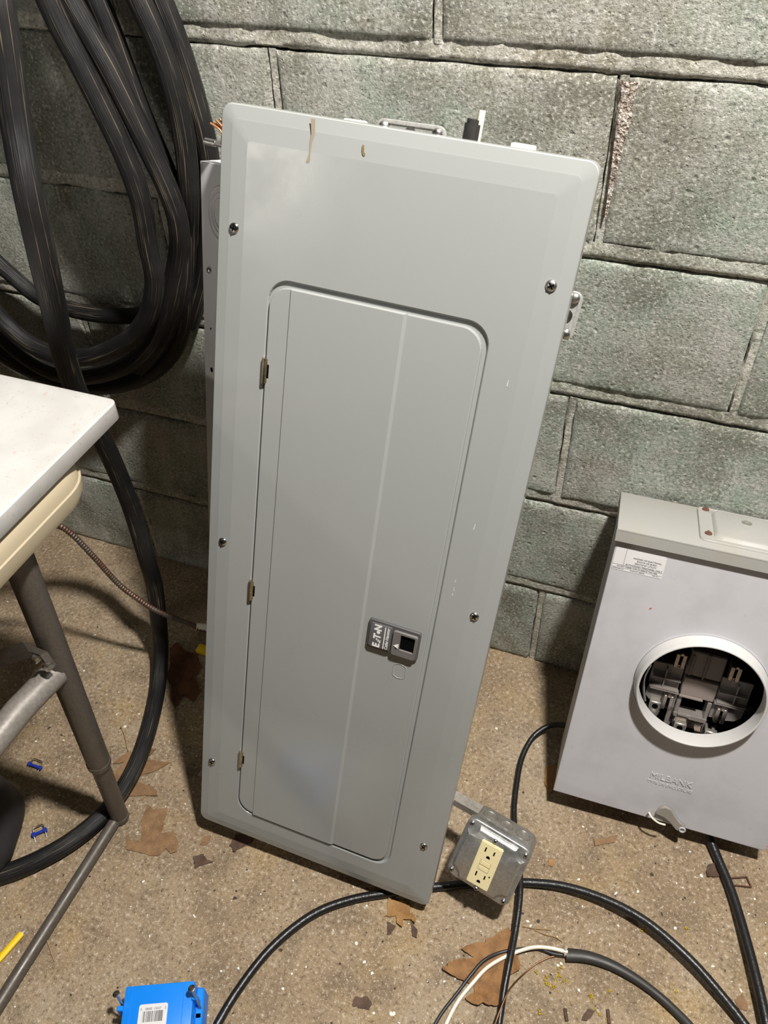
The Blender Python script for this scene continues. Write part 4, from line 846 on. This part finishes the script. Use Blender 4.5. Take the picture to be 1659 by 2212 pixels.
# ------------------------------------------------------------------ small things on the floor
def staple(a, b, u, label):
    a = Vector(a); b = Vector(b); u = Vector(u); a.z = b.z = u.z = 0
    X = (b - a); L = X.length; X.normalize(); Y = Vector((-X.y, X.x, 0)); Mx = Matrix(((X.x, Y.x, 0, a.x), (X.y, Y.y, 0, a.y), (0, 0, 1, 0), (0, 0, 0, 1)))
    r = tag(empty('insulated_staple', Mx), label, 'cable staple', 'blue insulated staples on the floor')
    q = MB(); q.box(.003, L - .003, -.0022, .0022, .0035, .0070, .0006)
    q.box(-.001, .005, -.0035, .0035, .002, .0085, .001); q.box(L - .005, L + .001, -.0035, .0035, .002, .0085, .001); q.build('plastic_saddle', BLUES, r, 40)
    q = MB(); q.tube([(.002, -.012, .0015), (.002, 0, .006), (.003, .009, .008), (.005, .0105, .008), (L - .005, .0105, .008), (L - .003, .009, .008), (L - .002, 0, .006), (L - .002, -.012, .0015)], .00095, 8); q.build('wire_staple', ZINC, r, 60)
sp = DATA['stap']
staple(sp[0], sp[1], sp[2], 'blue insulated cable staple beyond the dark leg shadow under the table')
staple(sp[3], sp[4], sp[5], 'blue insulated cable staple between the leg shadow and the floor hose')
p_ = DATA['rust']; q = MB(); q.tube(spline([Vector(x) for x in (p_[0],)] + [Vector(p_[1]).lerp(Vector(p_[0]), .06), Vector(p_[1]), Vector(p_[1]).lerp(Vector(p_[2]), .12), Vector(p_[2]).lerp(Vector(p_[1]), .12), Vector(p_[2]), Vector(p_[2]).lerp(Vector(p_[3]), .06), Vector(p_[3])], 3), .0012, 8)
tag(q.build('rusty_staple', RUSTM, None, 60), 'rusty bent wire staple beside the cable below the meter box', 'staple')
pc = DATA['pencil']; q = MB(); a, b_ = Vector(pc[0]), Vector(pc[1]); q.tube([a, a.lerp(b_, .5), b_], .0042, 12, rfun=lambda L, i: (.0032, .0052), flat=(0, 0, 1)); yel = q.build('yellow_cable_scrap', YELLOW, None, 50)
tag(yel, 'cut scrap of flat yellow cable at the lower left edge', 'cable scrap')
q = MB(); dd = (b_ - a).normalized(); random.seed(4)
for i in range(6): q.tube([b_ - dd * .002 + Vector((random.uniform(-.003, .003), random.uniform(-.002, .002), random.uniform(-.002, .002))), b_ + dd * random.uniform(.001, .004) + Vector((random.uniform(-.003, .003), 0, random.uniform(-.002, .002)))], .0009, 6)
q.build('cut_end', CREAM, yel, 60)

# scuffed black bag at the left edge
q = MB(); bc = Vector((.040, -.655, .0)); n1, n2 = 40, 24; loops = []
def se(v, e): return math.copysign(abs(v) ** e, v)
for j in range(n2 + 1):
    ph = -math.pi / 2 + math.pi * j / n2; row = []
    for i in range(n1):
        th = 2 * math.pi * i / n1
        x = .105 * se(math.cos(ph), .55) * se(math.cos(th), .7); y = .085 * se(math.cos(ph), .55) * se(math.sin(th), .7); z = .090 * se(math.sin(ph), .7)
        f = 1 + .05 * noise.noise(Vector((x * 18, y * 18, z * 18))); a = math.radians(20)
        xx = x * math.cos(a) - y * math.sin(a); yy = x * math.sin(a) + y * math.cos(a)
        row.append(Vector((xx * f * (1 - .35 * (z / .09) * .5), yy * f * (1 - .2 * (z / .09)), max(.0005, .088 + z * f))))
    loops.append([v + bc for v in row])
q.loft(loops, True, True); tag(q.build('black_bag', BAG, None, 70), 'scuffed black bag bulging in from the left edge under the table', 'bag')

# leaves
def leaf(key, mat, label, lift=.004, curl=.004, name='dry_leaf', z0=.0008, group=None, cell=.0032):
    pts = [Vector((x, y)) for x, y in DATA['LEAF'][key]]
    # ragged outline
    out = []
    for i in range(len(pts)):
        a, b_ = pts[i], pts[(i + 1) % len(pts)]; n = max(1, int((b_ - a).length / cell)); nn = Vector((-(b_ - a).y, (b_ - a).x))
        if nn.length > 0: nn.normalize()
        for j in range(n):
            t = j / n; p = a.lerp(b_, t); w_ = 0 if j == 0 else .0017 * noise.noise(Vector((p.x * 300, p.y * 300, 1.0)))
            out.append(p + nn * w_)
    cen = sum(out, Vector((0, 0))) / len(out); R = max((p - cen).length for p in out)
    bm = bmesh.new(); vs = [bm.verts.new((p.x, p.y, 0)) for p in out]; f = bm.faces.new(vs)
    bmesh.ops.triangulate(bm, faces=[f]); 
    for _ in range(3):
        es = [e for e in bm.edges if e.calc_length() > cell * 1.3]
        if not es: break
        bmesh.ops.subdivide_edges(bm, edges=es, cuts=1)
        bmesh.ops.triangulate(bm, faces=bm.faces[:])
    for v_ in bm.verts:
        d = (Vector((v_.co.x, v_.co.y)) - cen).length / R
        v_.co.z = z0 + .0008 + lift * d * d * (.6 + .8 * noise.noise(Vector((v_.co.x * 22, v_.co.y * 22, 3.0)))) + curl * .5 * (1 + noise.noise(Vector((v_.co.x * 55, v_.co.y * 55, 7.0))))
    ext = bmesh.ops.solidify(bm, geom=bm.faces[:], thickness=.0005)
    mn = min(v_.co.z for v_ in bm.verts)
    for v_ in bm.verts: v_.co.z += z0 - mn
    bmesh.ops.recalc_face_normals(bm, faces=bm.faces[:])
    q = MB(); q.bm(bm); return tag(q.build(name, mat, None, 50), label, 'leaf', group)
big = leaf('big', LEAF1, 'large tan oak leaf under the black cable and fanned wires', .012, .005)
leaf('torn', LEAF2, 'torn pale brown leaf on the floor right of the table foot', .002, .002)
sl_ = leaf('spiky', LEAF2, 'spiky-lobed brown leaf pressed under the ribbed floor hose', .003, .003)
q = MB(); q.tube(spline(DATA['stem'], 6), .0011, 6); q.build('leaf_stem', TWIG, sl_, 60)
leaf('corner', LEAF4, 'crumpled orange-brown leaf under the panel bottom corner', .010, .006)
leaf('sliver1', LEAF3, 'dark leaf sliver below the crumpled leaf at the panel corner', .002, .001, 'leaf_fragment')
leaf('sliver2', LEAF3, 'long purplish leaf sliver hanging right of the crumpled corner leaf', .002, .001, 'leaf_fragment')
leaf('fragA', LEAF3, 'dark brown leaf piece poking out beneath the panel bottom edge', .003, .003, 'leaf_fragment')
leaf('fragB', LEAF3, 'dark curled leaf bit nearest right of the torn pale leaf', .004, .002, 'leaf_fragment')
leaf('fragC', LEAF2, 'small pinkish leaf bit by the panel lower left corner', .001, .001, 'leaf_fragment')
leaf('fragD', LEAF2, 'curled brown leaf strip on bare floor between outlet and meter boxes', .006, .004, 'leaf_fragment')
leaf('fragE', LEAF3, 'dark folded leaf against the cable beneath the meter box', .006, .003, 'leaf_fragment')
leaf('fragF', LEAF4, 'tan leaf edge tucked at the meter box lower left side', .006, .004, 'leaf_fragment')
leaf('fragG', LEAF4, 'small orange leaf square right of the outlet box', .002, .002, 'leaf_fragment')
leaf('fragH', LEAF3, 'flat dark leaf piece on open floor below the panel', .001, .001, 'leaf_fragment')
leaf('fragI', LEAF3, 'brown leaf piece at the bottom edge under the stripped cable', .003, .002, 'leaf_fragment')
leaf('fragK', LEAF3, 'thin dark leaf edge caught beneath the long arching cable', .002, .002, 'leaf_fragment')
leaf('fragL', LEAF2, 'pale torn leaf beside the arching cable at lower right', .001, .001, 'leaf_fragment')
leaf('fragM', LEAF5, 'rust-brown leaf in the shadow left of the panel by the hose', .003, .003, 'dry_leaf')
for i, (a, b_) in enumerate(DATA['strips']):
    q = MB(); a = Vector(a); b_ = Vector(b_); q.tube([a, a.lerp(b_, .5), b_], .002, 8, rfun=lambda L, i: (.0011, .0022), flat=(0, 0, 1))
    tag(q.build('bark_strip', LEAF3, None, 50), ('short brown bark strip left of the bottom leaf piece', 'thin brown bark strip right of the bottom leaf piece')[i], 'bark')
for i, t_ in enumerate(DATA['twigs']):
    q = MB(); q.tube(spline(t_, 6), .0009, 6)
    tag(q.build('twig', TWIG, None, 60), ('straight dry pine needle right of the black cable', 'bent dry pine needle below the straight one', 'thin brown twig beside the table foot rail')[i], 'twig')

# loose debris nobody could count
def flake(mb, x, y, s, rnd, thick=.0006):
    n = rnd.choice((4, 5, 6)); a0 = rnd.uniform(0, 6.28); pts = []
    asp = rnd.uniform(.35, 1)
    for i in range(n):
        a = a0 + 2 * math.pi * i / n; r = s * rnd.uniform(.6, 1.1); u = r * math.cos(a); v = r * math.sin(a) * asp
        pts.append((x + u * math.cos(a0) - v * math.sin(a0), y + u * math.sin(a0) + v * math.cos(a0)))
    zt = rnd.uniform(.3, 1) * min(s * .5, .0012) + .0003
    mb.add([(p[0], p[1], .0001) for p in pts] + [(p[0], p[1], zt) for p in pts], [list(range(n, 2 * n))] + [[i, (i + 1) % n, n + (i + 1) % n, n + i] for i in range(n)])
rnd = random.Random(11)
q = MB()
for x, y in DATA['chips']: flake(q, x, y, rnd.uniform(.0020, .0042), rnd)
for i in range(900):
    x = rnd.uniform(.0, 1.45); y = -abs(rnd.gauss(.12, .28)) - .1 if rnd.random() < .25 else rnd.uniform(-.85, -.12)
    flake(q, x, y, abs(rnd.gauss(0, .0009)) + .0004, rnd)
tag(q.build('paint_chips', CHIP), 'scattered white paint chips all over the concrete floor', 'debris', kind='stuff')
q = MB()
for i in range(700): flake(q, rnd.uniform(-.05, 1.45), rnd.uniform(-.85, -.08), abs(rnd.gauss(0, .0011)) + .0005, rnd)
tag(q.build('dark_crumbs', GRIT), 'scattered dark crumbs and grit over the concrete floor', 'debris', kind='stuff')
q = MB()
for x, y in DATA['seeds']:
    for j in range(5):
        s = rnd.uniform(.0008, .0015); q.lathe((x + rnd.gauss(0, .0016), y + rnd.gauss(0, .0016), .0002), (0, 0, 1), [(s * .5, 0), (s, s * .7), (s * .6, s * 1.5), (.0001, s * 1.8)], 6)
    a = rnd.uniform(0, 6.28); q.tube([(x, y, .001), (x + .006 * math.cos(a), y + .006 * math.sin(a), .0012), (x + .012 * math.cos(a + .4), y + .012 * math.sin(a + .4), .0005)], .0003, 4)
tag(q.build('seed_crumbs', SEED, None, 60), 'loose yellow-green seed clusters near the stripped cable', 'debris', kind='stuff')
